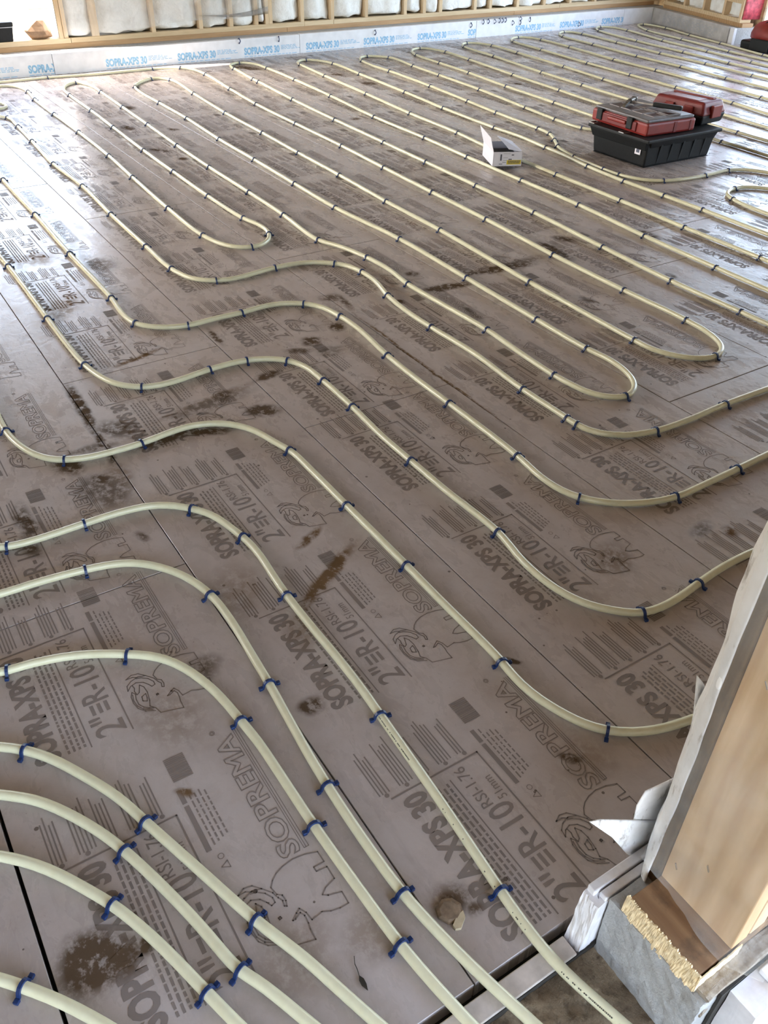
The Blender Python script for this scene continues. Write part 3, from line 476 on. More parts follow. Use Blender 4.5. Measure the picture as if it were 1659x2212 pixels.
def batt(a, b, parent, conv, seed, ht=2.35):
    a += 0.02; b -= 0.02; rr = random.Random(seed); dep = rr.uniform(0.005, 0.028); ragged = rr.uniform(0.0, 0.035)
    def fn(u, v):
        y = a + (b - a) * u; z = 0.248 + ht * v ** (1.6 if ht > 1 else 1)
        edge = min(u, 1 - u) * 2; bul = (1 - (1 - edge) ** 3) * 0.05
        n = noise.noise((y * 6 + seed, z * 5, seed)) * 0.035 + noise.noise((y * 17, z * 14, seed)) * 0.014
        low = max(0, 1 - v * 14)
        return conv(dep - 0.035 + bul + n - 0.07 * low * (0.4 + noise.noise((y * 12, seed, 1.3))), y, z + low * ragged * (0.5 + noise.noise((y * 9, seed, 7))))
    return grid_sheet('insulation_batt', fn, 12, 40, BATT, parent)
for i, (a, b) in enumerate(edges): batt(a, b, wall_back, lambda d, y, z: (-8.735 + d, y, z), i + 3)
def film_back(u, v):
    y = 2.24 + 2.0 * u; z = 0.27 + 2.3 * v - 0.02 * math.sin(u * 9)
    n = noise.noise((y * 2.4, z * 2.0, 3.1)); n2 = abs(noise.noise((y * 3 - z * 5, y + z * 2.2, 8.8)))
    return (-8.672 + 0.028 * n + 0.045 * n2 * (0.3 + 0.7 * math.sin(PI * u)), y, z + (0.10 * u * u if v < 0.02 else 0))
grid_sheet('vapour_barrier', film_back, 70, 60, POLY, wall_back)
# white taped edge of the opening
grid_sheet('jamb_wrap', lambda u, v: (-8.88 + 0.195 * u, 2.186 - 0.006 * noise.noise((v * 14, u * 3, 2)), 0.25 + 1.88 * v), 6, 24, WRAP, wall_back, 0.002)

# ------------------------------------------------------------------ right wall with the wide opening
ang = math.atan2(9.06 - 9.53, -6.93 + 8.51)
wr = bmesh.new(); add_box(wr, -0.55, 0.52, 0.345, 0.370, 0.10, 2.75); add_box(wr, 1.60, 1.70, 0.345, 0.370, 0.10, 2.75); add_box(wr, 0.52, 1.60, 0.345, 0.370, 0.10, 0.40); add_box(wr, 0.52, 1.60, 0.345, 0.370, 2.10, 2.75)
wall_right = tag(from_bm('wall_right', wr, OSB), kind='structure'); wall_right.location = (-8.51, 9.53, 0); wall_right.rotation_euler = (0, 0, ang)
box('foundation', -0.02, 1.70, 0.052, 0.345, -0.6, 0.163, CONCRETE, wall_right)
fr_ = box('foundation_foam', 0.0, 1.615, 0.0, 0.050, -0.045, 0.164, FOAM_DIRTY, wall_right, 0.003)
box('foundation_foam', 1.622, 1.70, 0.012, 0.05, -0.045, 0.160, FOAM_CLEAN, wall_right, 0.004)
F = Flat(); r2 = random.Random(5)
for j in range(7):
    xx = 0.25
    while xx < 1.35:
        w = r2.uniform(0.03, 0.10); F.rect(xx, xx + w, 0.03 + j * 0.014, 0.036 + j * 0.014); xx += w + r2.uniform(0.01, 0.05)
link('fine_print', mesh_of('fine_print', [(p[0], -0.0006, p[1]) for p in F.v], F.f), GREY_INK, fr_)
box('sill_plate', 0.05, 1.70, 0.10, 0.24, 0.163, 0.203, SILL, wall_right, 0.002)
box('bottom_plate', 0.05, 1.64, 0.10, 0.24, 0.203, 0.243, PLATE, wall_right, 0.002)
rs = [-0.06, 0.02, 0.10, 0.50, 0.90, 1.30, 1.62]
for s_ in rs: box('stud', s_ - 0.019, s_ + 0.019, 0.10, 0.24, 0.243, 0.382 if s_ in (0.90, 1.30) else 2.6, STUD, wall_right, 0.0015)
box('window_sill', 0.52, 1.60, 0.10, 0.24, 0.382, 0.420, PLATE, wall_right, 0.0015); box('window_header', 0.52, 1.60, 0.10, 0.24, 2.10, 2.60, PLATE, wall_right, 0.0015)
box('top_plate', 0.05, 1.70, 0.10, 0.24, 2.6, 2.69, PLATE, wall_right, 0.002)
for i, (a, b) in enumerate(zip(rs[2:], rs[3:])): batt(a, b, wall_right, lambda d, y, z: (y, 0.155 - d, z), i + 40, 2.35 if a < 0.3 else 0.13)
RED = plain('red_print_sheet', (0.62, 0.10, 0.14), 0.5, 0.5, 22)
grid_sheet('house_wrap', lambda u, v: (1.645 + 0.012 * noise.noise((v * 6, u * 4, 5)), 0.12 + 0.27 * u, 0.235 + 2.3 * v), 8, 20, RED, wall_right, 0.002)
wr2 = bmesh.new(); add_box(wr2, -7.0, 0.0, 9.30, 9.42, 2.45, 2.75); add_box(wr2, -2.3, 0.0, 9.30, 9.42, -0.2, 2.45)
from_bm('garage_header', wr2, OSB, None).parent = wall_right
bpy.context.view_layer.update()
for ch in wall_right.children:
    if ch.name.startswith('garage_header'): ch.matrix_parent_inverse = wall_right.matrix_world.inverted()
# ------------------------------------------------------------------ unseen shell
wl_ = bmesh.new(); add_box(wl_, -8.9, -7.9, -2.78, -2.62, -0.2, 2.75); add_box(wl_, -4.6, -0.2, -2.78, -2.62, -0.2, 2.75); add_box(wl_, -7.9, -4.6, -2.78, -2.62, -0.2, 0.8); add_box(wl_, -7.9, -4.6, -2.78, -2.62, 2.2, 2.75)  # window gap added to let daylight onto the left of the floor
tag(from_bm('wall_left', wl_, OSB), kind='structure')
CEIL = plain('ceiling_boards', (0.56, 0.44, 0.31), 0.7, 0.2, 8)
cb = bmesh.new(); add_box(cb, -9.30, 0.5, -6.0, 10.2, 2.70, 2.80); add_box(cb, 0.5, 2.6, -3.2, 2.8, 2.70, 2.80); add_box(cb, 2.45, 2.6, -3.2, 2.8, 1.95, 2.70)  # ceiling with eaves; left veranda, porch roof and beam added to cut daylight
tag(from_bm('ceiling', cb, CEIL), kind='structure')
LIGHT_BLOCK_PALE = plain('pale_light_block', (0.72, 0.70, 0.66), 0.6, 0.05, 6)
tag(box('wall_light_block', -0.2, 2.6, -2.75, -2.60, -0.3, 2.70, LIGHT_BLOCK_PALE), kind='structure')  # unseen wing wall added to block daylight at the doorway
gq = bmesh.new(); bmesh.ops.create_grid(gq, x_segments=60, y_segments=60, size=40)
for v in gq.verts:
    v.co.x -= 4; v.co.y += 4
    v.co.z = -0.20 + 0.12 * noise.noise((v.co.x * 0.6, v.co.y * 0.6, 0)) + 0.02 * max(0, -v.co.x - 14)
tag(from_bm('ground', gq, GROUND), kind='structure')

# ------------------------------------------------------------------ front wall beside the doorway
wf = bmesh.new()
add_box(wf, -0.20, -0.185, 0.98, 6.8, 0.19, 2.75); add_box(wf, -0.20, -0.185, 8.6, 9.9, 0.19, 2.75); add_box(wf, -0.20, -0.185, 6.8, 8.6, 2.35, 2.75); add_box(wf, -0.40, -0.22, -2.78, -1.68, -0.2, 2.75); add_box(wf, -0.40, -0.22, -1.68, 0.82, 2.12, 2.75)  # unseen opening at the far end added to light the back wall
wall_front = tag(from_bm('wall_front', wf, OSB), kind='structure')
def lumpy(name, x0, x1, y0, y1, z0, z1, mat, amp, parent, cuts=14, fr=30, seed=0):
    bm = bmesh.new(); add_box(bm, x0, x1, y0, y1, z0, z1)
    bmesh.ops.subdivide_edges(bm, edges=bm.edges[:], cuts=cuts, use_grid_fill=True)
    for v in bm.verts:
        n = noise.noise_vector((v.co * fr) + Vector((seed, 0, 0))) * amp; n += noise.noise_vector((v.co * fr * 3.1)) * amp * 0.4; v.co += n
    return from_bm(name, bm, mat, parent)
lumpy('foundation', -0.398, -0.200, 0.742, 1.30, -0.12, 0.150, CONCRETE, 0.0035, wall_front, 22, 45)
box('foundation', -0.398, -0.200, 1.29, 9.9, -0.12, 0.150, CONCRETE, wall_front)
lumpy('foundation_cap', -0.225, -0.198, 0.75, 1.4, 0.10, 0.158, CONCRETE_DIRTY, 0.004, wall_front, 14, 50, 4)
box('sill_plate', -0.371, -0.226, 0.748, 1.9, 0.152, 0.190, PLATE_OLD, wall_front, 0.002)
# torn pale faces of the cut plate
def torn_face(u, v):
    x = -0.375 + 0.152 * u; rag = 0.0035 * noise.noise((x * 120, 3, v * 3)) + 0.0025 * noise.noise((x * 420, 1, v * 5))
    return (x, 0.744 + rag * 0.7 + 0.004 * v, 0.149 + 0.044 * v + (rag * 1.4 if v > 0.9 else 0) - 0.012 * (1 - v) * (0.4 + noise.noise((x * 60, 9, 1))))
grid_sheet('torn_edge', torn_face, 110, 6, TORN, wall_front, 0.003, False)
grid_sheet('torn_edge', lambda u, v: (-0.222 + 0.002 * noise.noise((u * 30, v * 9, 2)), 0.744 + 0.10 * u, 0.150 + 0.041 * v), 24, 4, TORN, wall_front, 0.002, False)
box('stud', -0.371, -0.226, 0.822, 0.860, 0.190, 2.6, STUD_NEAR, wall_front, 0.002)
box('stud', -0.371, -0.226, 0.866, 0.904, 0.190, 2.6, STUD, wall_front, 0.002)
EDGE_BROWN = wood('brown_edge', (0.30, 0.19, 0.10), (0.14, 0.085, 0.045), 2, 1.5, 0.8, 0.6)
box('edge_strip', -0.398, -0.3725, 0.826, 0.870, 0.120, 2.6, EDGE_BROWN, wall_front, 0.003)
for yy in (1.3, 1.7, 2.1, 2.5, 2.76): box('stud', -0.371, -0.226, yy, yy + 0.038, 0.190, 2.6, STUD, wall_front, 0.0015)
# foam at the foundation, tall beside the wall and cut low across the doorway
def foam_rim(name, pts, z0, z1, mat):
    pass
fb = bmesh.new()
for (x0, x1) in ((-0.4375, -0.4215), (-0.4185, -0.4035)):
    add_box(fb, x0, x1, 0.728 if x0 < -.42 else 0.738, 1.6, -0.05, 0.150 if x0 < -.42 else 0.146, 0.002)
from_bm('foundation_foam', fb, FOAM_EDGE, wall_front)
cut = bmesh.new(); add_box(cut, -0.438, -0.402, 0.700, 0.728, -0.05, 0.135)
bmesh.ops.subdivide_edges(cut, edges=cut.edges[:], cuts=9, use_grid_fill=True)
for v in cut.verts:
    t_ = (v.co.z + 0.05) / 0.185; v.co.y += 0.020 * t_ - 0.0 + 0.003 * noise.noise(v.co * 120) + (0.006 * noise.noise(v.co * 300) if v.co.z > 0.1 else 0)
    v.co.x += 0.002 * noise.noise(v.co * 90 + Vector((5, 1, 2)))
from_bm('cut_foam_end', cut, FOAM_EDGE, wall_front)
EDGE_DUSTY = plain('foam_threshold', (0.60, 0.535, 0.485), 0.6, 0.2, 26, 0.3)
for i, (a, b) in enumerate(((-1.68, 0.20), (0.203, 0.700))): box('threshold_foam', -0.438, -0.400, a, b, -0.05, 0.001, EDGE_DUSTY, wall_front, 0.002)
box('gasket', -0.4025, -0.3985, -1.68, 1.5, -0.06, -0.004, BLACK_GAP, wall_front)
# membrane hanging down the room side of the wall end
PROF = [(-0.388, 0.8155), (-0.402, 0.822), (-0.424, 0.845), (-0.440, 0.885), (-0.446, 0.925), (-0.440, 0.99)]
def wrap_fn(u, v):
    z = 0.135 + 2.3 * v; s_ = u * (len(PROF) - 1); i = min(int(s_), len(PROF) - 2); f = s_ - i
    x = PROF[i][0] * (1 - f) + PROF[i + 1][0] * f; y = PROF[i][1] * (1 - f) + PROF[i + 1][1] * f
    w = 0.010 * noise.noise((z * 5.5, u * 2.5, 1.7)) + 0.006 * noise.noise((z * 15, u * 5, 4.2))
    tp = max(0, 1 - (z - 0.135) / 0.14)
    return (x - w * 1.2 * u + 0.02 * tp * u, y - w * 0.6 - 0.02 * tp * max(0, u - .5), z - 0.10 * tp * (1 - u) * 0.2)
grid_sheet('membrane', wrap_fn, 24, 150, WRAP, wall_front, 0.0025)
def flap(name, pts, depth, n=6):
    """pts are (y, z) outlines; the sheet curls out of the wall plane towards the room"""
    cy = sum(p[0] for p in pts) / len(pts); cz = sum(p[1] for p in pts) / len(pts)
    vs_ = [(-0.442, cy, cz)]; fs = []
    N = len(pts)
    for ring in range(1, n + 1):
        for (y, z) in pts:
            k_ = ring / n; yy = cy + (y - cy) * k_; zz = cz + (z - cz) * k_; d = max(0, 0.92 - yy)
            vs_.append((-0.442 - depth * d * d * 8 + 0.004 * noise.noise((yy * 25, zz * 25, 0)), yy, zz))
    for i in range(N): fs.append((0, 1 + i, 1 + (i + 1) % N))
    for ring in range(n - 1):
        a = 1 + ring * N
        for i in range(N): fs.append((a + i, a + N + i, a + N + (i + 1) % N, a + (i + 1) % N))
    o = link(name, mesh_of(name, vs_, fs), WRAP, wall_front, True)
    md = o.modifiers.new('thickness', 'SOLIDIFY'); md.thickness = 0.002; md.offset = 0
    return o
flap('torn_flap', FLAPS[0], 0.05); flap('torn_flap', FLAPS[1], 0.02); flap('torn_flap', FLAPS[2], 0.10)
# clear film stapled over the end stud, bunched at its foot
def film_near(u, v):
    z = 0.215 + 2.2 * v ** 1.5; x = -0.402 + 0.235 * u
    n = noise.noise((x * 16, z * 5, 2)); n2 = abs(noise.noise((x * 9 + z * 5, z * 6 - x * 8, 6)))
    foot = max(0, 1 - v * 9)
    y = 0.812 - 0.006 * n - 0.012 * n2 - foot * (0.012 + 0.02 * u) + (max(0, u - 0.78) * 0.20)
    return (x, y, z + foot * (0.012 * (1 - u) - 0.022 * u) + 0.008 * n * foot)
grid_sheet('clear_film', film_near, 60, 120, POLY_NEAR, wall_front)
STEEL = plain('staple_steel', (0.75, 0.75, 0.78), 0.25, 0.05, 30, 0, 1.0)
for (x, z, r_) in ((-0.300, 0.335, 0.5), (-0.345, 0.275, 0.5), (-0.262, 0.55, 0.5), (-0.33, 0.72, 0.4)):
    s_ = box('steel_staple', -0.006, 0.006, -0.0012, 0.0012, -0.0008, 0.0008, STEEL, wall_front); s_.location = (x, 0.802, z); s_.rotation_euler = (0, r_ + 0.6, 0)
# outside face: foam and flashing
lumpy('outside_foam', -0.193, -0.145, 0.80, 1.9, -0.15, 0.140, FOAM_EDGE, 0.001, wall_front, 8, 20)
box('outside_gasket', -0.1985, -0.1940, 0.78, 1.9, -0.10, 0.146, BLACK_GAP, wall_front)
box('outside_flashing', -0.188, -0.150, 0.86, 1.9, 0.141, 0.152, FOAM_CLEAN, wall_front, 0.002)
# rough threshold of the doorway
def sill_fn(u, v):
    x = -0.398 + 0.9 * u; y = -1.68 + 2.425 * v
    return (x, y, -0.020 + 0.010 * noise.noise((x * 14, y * 14, 0)) + 0.007 * noise.noise((x * 45, y * 45, 3)) - 0.05 * max(0, x + 0.1))
thr = tag(grid_sheet('floor_threshold', sill_fn, 70, 190, DIRT), kind='structure')

# ------------------------------------------------------------------ heating pipes and staples
R_PIPE = 0.0105
def smooth_path(pts, closed=False):
    P = [Vector((p[0], p[1])) for p in pts]; out = []; idx = []
    n = len(P)
    for i in range(n - 1):
        p0 = P[i - 1] if i else P[0] * 2 - P[1]; p1, p2 = P[i], P[i + 1]; p3 = P[i + 2] if i + 2 < n else P[-1] * 2 - P[-2]
        t0 = 0.0; t1 = t0 + max(1e-4, (p1 - p0).length) ** 0.5; t2 = t1 + max(1e-4, (p2 - p1).length) ** 0.5; t3 = t2 + max(1e-4, (p3 - p2).length) ** 0.5
        L = (p2 - p1).length; step = 0.022 if p1.length < 5 else 0.04; m = max(2, int(L / step))
        idx.append(len(out))
        for j in range(m):
            t = t1 + (t2 - t1) * j / m
            a1 = p0 * ((t1 - t) / (t1 - t0)) + p1 * ((t - t0) / (t1 - t0)); a2 = p1 * ((t2 - t) / (t2 - t1)) + p2 * ((t - t1) / (t2 - t1)); a3 = p2 * ((t3 - t) / (t3 - t2)) + p3 * ((t - t2) / (t3 - t2))
            b1 = a1 * ((t2 - t) / (t2 - t0)) + a2 * ((t - t0) / (t2 - t0)); b2 = a2 * ((t3 - t) / (t3 - t1)) + a3 * ((t - t1) / (t3 - t1))
            out.append(b1 * ((t2 - t) / (t2 - t1)) + b2 * ((t - t1) / (t2 - t1)))
    idx.append(len(out)); out.append(P[-1]); 
    # light smoothing takes out the wobble of hand-set points
    for _ in range(3):
        out = [out[0]] + [out[i] * 0.5 + (out[i - 1] + out[i + 1]) * 0.25 for i in range(1, len(out) - 1)] + [out[-1]]
    return out, idx
def staple_mesh():
    bm = bmesh.new(); r = R_PIPE + 0.0022; path = []
    path.append((-0.0205, 0.0035)); path.append((-0.0150, 0.0060))
    for i in range(7):
        a = PI * (1 - i / 6.0); path.append((r * math.cos(a) * 1.02, R_PIPE + 0.0005 + (r) * math.sin(a)))
    path.append((0.0150, 0.0060)); path.append((0.0205, 0.0035))
    path = [path[0], path[1]] + path[3:8] + [path[-2], path[-1]]
    rings = []
    for i, (x, z) in enumerate(path):
        a = path[max(0, i - 1)]; b = path[min(len(path) - 1, i + 1)]; d = Vector((b[0] - a[0], b[1] - a[1])).normalized(); n = Vector((-d.y, d.x)) * 0.0023
        hw = 0.0034
        rings.append([bm.verts.new((x + n.x, s * hw, z + n.y)) for s in (-1, 1)] + [bm.verts.new((x - n.x, s * hw, z - n.y)) for s in (1, -1)])
    for a, b in zip(rings, rings[1:]):
        for i in range(4): bm.faces.new((a[i], a[(i + 1) % 4], b[(i + 1) % 4], b[i]))
    bm.faces.new(rings[0]); bm.faces.new(rings[-1][::-1])
    for s in (-1, 1):
        add_box(bm, s * 0.0215 - 0.0044, s * 0.0215 + 0.0044, -0.0048, 0.0048, 0.0004, 0.0080, 0.0012)
        add_box(bm, s * 0.0150 - 0.0014, s * 0.0150 + 0.0014, -0.0014, 0.0014, -0.030, 0.0040)
    bmesh.ops.recalc_face_normals(bm, faces=bm.faces[:])
    me = bpy.data.meshes.new('pipe_staple'); bm.to_mesh(me); bm.free(); me.materials.append(BLUE); return me
STAPLE = staple_mesh()
def ordinal(n):
    return str(n) + ('th' if 10 <= n % 100 <= 20 else {1: 'st', 2: 'nd', 3: 'rd'}.get(n % 10, 'th'))
INFO = {
 'serp': ('long cream serpentine pipe with three hairpin turns in mid-floor', 'the three-hairpin serpentine', 'its back-wall end'),
 'tip': ('tip of a cream pipe loop just showing at the far left edge', 'left-edge loop tip', 'left'),
 'sR1': ('cream S-bend pipe crossing to the right, farthest of four alike', 'the farthest of four S-bend pipes', 'its left end'),
 'sR2': ('cream S-bend pipe crossing to the right, second-farthest of four alike', 'the second-farthest of four S-bend pipes', 'its left end'),
 'sR3': ('cream S-bend pipe crossing to the right, second-nearest of four alike', 'the second-nearest of four S-bend pipes', 'its left end'),
 'sR4': ('cream S-bend pipe ending behind the torn white membrane, nearest of four alike', 'the nearest of four S-bend pipes', 'its left end'),
 'b1': ('cream pipe sweeping to the doorway, rightmost of seven, with black printing', 'the rightmost of seven doorway pipes', 'its left end'),
 'b2': ('cream pipe sweeping to the doorway, second from right of seven', 'the second-rightmost of seven doorway pipes', 'its left end'),
 'b3': ('cream pipe sweeping to the doorway, third from right of seven', 'the third-rightmost of seven doorway pipes', 'its left end'),
 'b4': ('cream pipe sweeping to the doorway, middle one of seven', 'the middle one of seven doorway pipes', 'its left end'),
 'b5': ('cream pipe sweeping to the doorway, third from left of seven', 'the third-leftmost of seven doorway pipes', 'its left end'),
 'b6': ('cream pipe sweeping to the doorway, second from left of seven', 'the second-leftmost of seven doorway pipes', 'its left end'),
 'b7': ('cream pipe cutting the bottom left corner, leftmost of seven doorway pipes', 'the leftmost of seven doorway pipes', 'its left end'),
 'l1': ('cream hairpin pipe whose right arm runs just in front of the white box', 'the hairpin fronting the white box', 'its lower end'),
 'l2': ('cream hairpin pipe whose left arm runs behind the white box', 'the hairpin behind the white box', 'its lower end'),
 'l34': ('cream double hairpin pipe that kinks and bends around the black crate', 'the double hairpin rounding the crate', 'its crate-front end'),
 'l5': ('cream hairpin pipe whose two arms run behind the stacked tool cases', 'the hairpin behind the tool cases', 'its lower end'),
 'l6': ('cream hairpin pipe just beyond the red case, fourth from the corner', 'the fourth hairpin from the corner', 'its lower end'),
 'l7': ('cream hairpin pipe at the back wall, third from the room corner', 'the third hairpin from the corner', 'its lower end'),
 'l8': ('cream hairpin pipe at the back wall, second from the room corner', 'the second hairpin from the corner', 'its lower end'),
 'l9': ('cream hairpin pipe nearest the room corner beside the right foundation foam', 'the hairpin nearest the room corner', 'its lower end'),
 'rl': ('tip of a cream hairpin at the right edge in front of the crate', 'the hairpin tip at the right edge', 'upper arm'),
}
MARK = plain('pipe_marking', (0.06, 0.06, 0.05), 0.5, 0.2)
for key, pts in PIPES.items():
    path, idx = smooth_path(pts)
    sides = 12 if min(p.length for p in path) < 5 else 8
    vs_, fs = [], []
    for i, p in enumerate(path):
        a = path[max(0, i - 1)]; b = path[min(len(path) - 1, i + 1)]; d = (b - a).normalized(); n = Vector((-d.y, d.x))
        z0 = R_PIPE + 0.0006
        for s in range(sides):
            th = 2 * PI * s / sides; vs_.append((p.x + n.x * R_PIPE * math.cos(th), p.y + n.y * R_PIPE * math.cos(th), z0 + R_PIPE * math.sin(th)))
    for i in range(len(path) - 1):
        for s in range(sides): fs.append((i * sides + s, i * sides + (s + 1) % sides, (i + 1) * sides + (s + 1) % sides, (i + 1) * sides + s))
    fs.append(tuple(range(sides))[::-1]); fs.append(tuple((len(path) - 1) * sides + s for s in range(sides)))
    pipe = tag(link('heating_pipe', mesh_of('heating_pipe', vs_, fs), PEX, None, True), INFO[key][0], 'pipe', 'cream heating pipes on the foam floor')
    cnt = 0
    for j, q in enumerate(pts):
        if len(q) < 3: continue
        cnt += 1; i = idx[j]; p = path[i]; a = path[max(0, i - 1)]; b = path[min(len(path) - 1, i + 1)]; d = (b - a).normalized()
        s = bpy.data.objects.new('pipe_staple', STAPLE); C.objects.link(s)
        s.location = (p.x, p.y, 0.0); s.rotation_euler = (rng.uniform(-.06, .06), rng.uniform(-.05, .05), math.atan2(-d.x, d.y) + rng.uniform(-0.16, 0.16))
        tag(s, 'blue staple %s from %s on %s' % (ordinal(cnt), INFO[key][2], INFO[key][1]), 'staple', 'blue staples pinning the pipes')
    if key == 'b1':
        fl_v, fl_f = [], []
        tot = 0.0; r3 = random.Random(2)
        for i in range(1, len(path) - 1):
            p = path[i]
            dens = 0.75 if (-1.03 < p.x < -0.90 or -0.40 < p.x < -0.27) else (0.10 if p.x > -0.9 else 0.0)
            d = (path[i + 1] - path[i]); L = d.length; d.normalize(); n = Vector((-d.y, d.x)); s = 0.0
            if n.dot(-p) < 0: n = -n
            while s < L:
                w = r3.uniform(0.0012, 0.0032)
                if r3.random() < dens:
                    b0 = len(fl_v)
                    for (ds, th) in ((0, 0.62), (w, 0.62), (w, 0.84), (0, 0.84)):
                        q = p + d * (s + ds); rr = R_PIPE + 0.0003
                        fl_v.append((q.x + n.x * rr * math.cos(th), q.y + n.y * rr * math.cos(th), R_PIPE + 0.0006 + rr * math.sin(th)))
                    fl_f.append((b0, b0 + 1, b0 + 2, b0 + 3))
                s += w + 0.0010
        tag(link('printed_marking', mesh_of('printed_marking', fl_v, fl_f), MARK, pipe), kind='stuff')
# spare staples left stuck in the wall foam
for wi, (y, z) in enumerate(sorted(((3.831, .150), (5.381, .130), (6.64, .128), (6.812, .150), (6.883, .152), (6.972, .146), (7.043, .152), (7.084, .150), (7.131, .152), (7.238, .118), (7.348, .152), (7.355, .116), (7.498, .137), (4.258, .140), (8.275, .047)))):
    s = bpy.data.objects.new('pipe_staple', STAPLE); C.objects.link(s); s.location = (WX, y, z); s.rotation_euler = (PI / 2 + rng.uniform(-.5, .5), rng.uniform(-.3, .3), PI / 2 + rng.uniform(-.3, .3))
    s.rotation_euler = (rng.uniform(-.2, .2), PI / 2, rng.uniform(-0.25, 0.25) + PI / 2 * 0)
    tag(s, 'loose blue staple stuck in the back wall foam, %s from the left' % ordinal(wi + 1), 'staple', 'staples stuck in the wall foam')
# ------------------------------------------------------------------ tool crate, organiser, case, hammer
BLACKP = plain('black_plastic', (0.010, 0.011, 0.012), 0.5, 0.25, 60, 0.1, 0.0, 0.3)
DGREY = plain('dark_grey_plastic', (0.018, 0.020, 0.022), 0.5, 0.2, 60, 0, 0, 0.3)
REDP = plain('red_plastic', (0.24, 0.022, 0.016), 0.42, 0.15, 25)
REDP2 = plain('dull_red_plastic', (0.17, 0.016, 0.016), 0.45, 0.15, 25)
LIDG = plain('smoky_lid', (0.13, 0.115, 0.115), 0.34, 0.3, 18)
WINP = plain('bin_window', (0.055, 0.020, 0.020), 0.3, 0.5, 20)
METAL = plain('worn_steel', (0.42, 0.40, 0.38), 0.4, 0.2, 50, 0, 1.0)
WHITE = plain('white_card', (0.78, 0.755, 0.80), 0.6, 0.04, 20)
def tapered(name, c0, c1, z0, z1, mat, parent, bev=0.0, top=True):
    """box whose footprint c0=(x0,x1,y0,y1) at z0 becomes c1 at z1"""
    bm = bmesh.new(); vs_ = add_box(bm, 0, 1, 0, 1, 0, 1)
    for v in bm.verts:
        c = c1 if v.co.z > 0.5 else c0
        v.co = Vector((c[0] + (c[1] - c[0]) * round(v.co.x), c[2] + (c[3] - c[2]) * round(v.co.y), z1 if v.co.z > 0.5 else z0))
    if bev: bmesh.ops.bevel(bm, geom=bm.edges[:], offset=bev, segments=3, profile=0.5, affect='EDGES')
    return from_bm(name, bm, mat, parent)
cx, cy = -4.105, 4.82
crate = tag(empty('tool_crate', (cx, cy, 0)), 'black plastic tool crate on the foam floor under the red cases', 'tool box')
hx, hy = 0.237, 0.312
tapered('body', (-hx + .006, hx - .004, -hy + .006, hy - .004), (-hx - .010, hx + .012, -hy - .012, hy + .014), 0.001, 0.158, BLACKP, crate, 0.012)
box('rim', -hx - .038, hx + .034, -hy - .034, hy + .042, 0.156, 0.178, BLACKP, crate, 0.006)
tapered('foot_flange', (-hx - .0, hx - .006, -hy + .008, hy + .006), (-hx + .016, hx - .014, -hy + .018, hy - .008), 0.0005, 0.007, BLACKP, crate)
for i in range(5):
    y = -0.20 + 0.105 * i; tapered('rib', (hx - .014, hx - .002, y, y + .016), (hx + .004, hx + .020, y, y + .02), 0.012, 0.15, DGREY, crate, 0.002)
for s, y in ((-1, -hy), (1, hy)):
    tapered('handle_bracket', (-hx - .006, hx, y - .012, y + .012), (-hx - .022, hx + .014, y - .03, y + .03), 0.105, 0.158, BLACKP, crate, 0.004)
for s in (-1, 1):
    tapered('handle_bracket', (s * hx - .012, s * hx + .012, -hy + .02, hy - .02), (s * hx - .03, s * hx + .03, -hy + .0, hy - .0), 0.122, 0.158, BLACKP, crate, 0.004)
st = box('sticker', 0.150, 0.198, -hy - 0.0225, -hy - 0.0210, 0.074, 0.120, WHITE, crate)
st.rotation_euler = (0.0, 0, 0); st.location = (0, 0.012, 0)
fl = Flat(); fl.rect(0.161, 0.189, 0.086, 0.110); link('sticker_print', mesh_of('sticker_print', [(p[0], -hy - 0.0230, p[1]) for p in fl.v], fl.f), plain('sticker_ink', (0.10, 0.11, 0.16), 0.5), st)

org = tag(empty('organiser_case', (-4.155, 4.744, 0.1795), math.radians(-3)), 'red parts organiser with smoky clear lid lying on the black crate', 'organiser')
OX, OY = 0.262, 0.214
box('tray', -OX, OX, -OY, OY, 0.0, 0.078, REDP, org, 0.014)
box('side_groove', OX - .002, OX + .003, 0.02, 0.045, 0.008, 0.07, REDP2, org, 0.001)
box('side_groove', OX - .002, OX + .003, 0.16, 0.175, 0.008, 0.07, REDP2, org, 0.001)
lid = box('lid', -OX + .012, OX - .012, -OY + .010, OY - .010, 0.074, 0.097, LIDG, org, 0.010)
for i in range(4):
    for j in range(2):
        x0 = -0.205 + i * 0.108; y0 = -0.110 + j * 0.130
        box('lid_window', x0, x0 + 0.082, y0, y0 + 0.095, 0.0962, 0.0985, WINP, lid, 0.001)
        fr = bmesh.new()
        for (a, b, c, d) in ((x0 - .006, x0 + .088, y0 - .006, y0), (x0 - .006, x0 + .088, y0 + .095, y0 + .101), (x0 - .006, x0, y0, y0 + .095), (x0 + .082, x0 + .088, y0, y0 + .095)): add_box(fr, a, b, c, d, 0.096, 0.1005)
        from_bm('window_frame', fr, plain('lid_ridge', (0.34, 0.31, 0.31), 0.3, 0.2, 30), lid)
box('front_panel', -0.17, 0.17, -OY - .010, -OY + .012, 0.014, 0.070, REDP2, org, 0.006)
box('handle', -0.085, 0.085, -OY - .028, -OY - .006, 0.040, 0.062, REDP, org, 0.008)
for x in (-0.175, 0.110):
    la = box('latch', x - .026, x + .026, -OY - .018, -OY + .004, 0.020, 0.090, BLACKP, org, 0.006)
    wl = bmesh.new()
    for (a, b, c, d) in ((x - .024, x - .019, -.066, -.012), (x + .019, x + .024, -.066, -.012), (x - .024, x + .024, -.070, -.065)): add_box(wl, a, b, -OY + c, -OY + d, 0.002, 0.007)
    from_bm('wire_loop', wl, METAL, la)

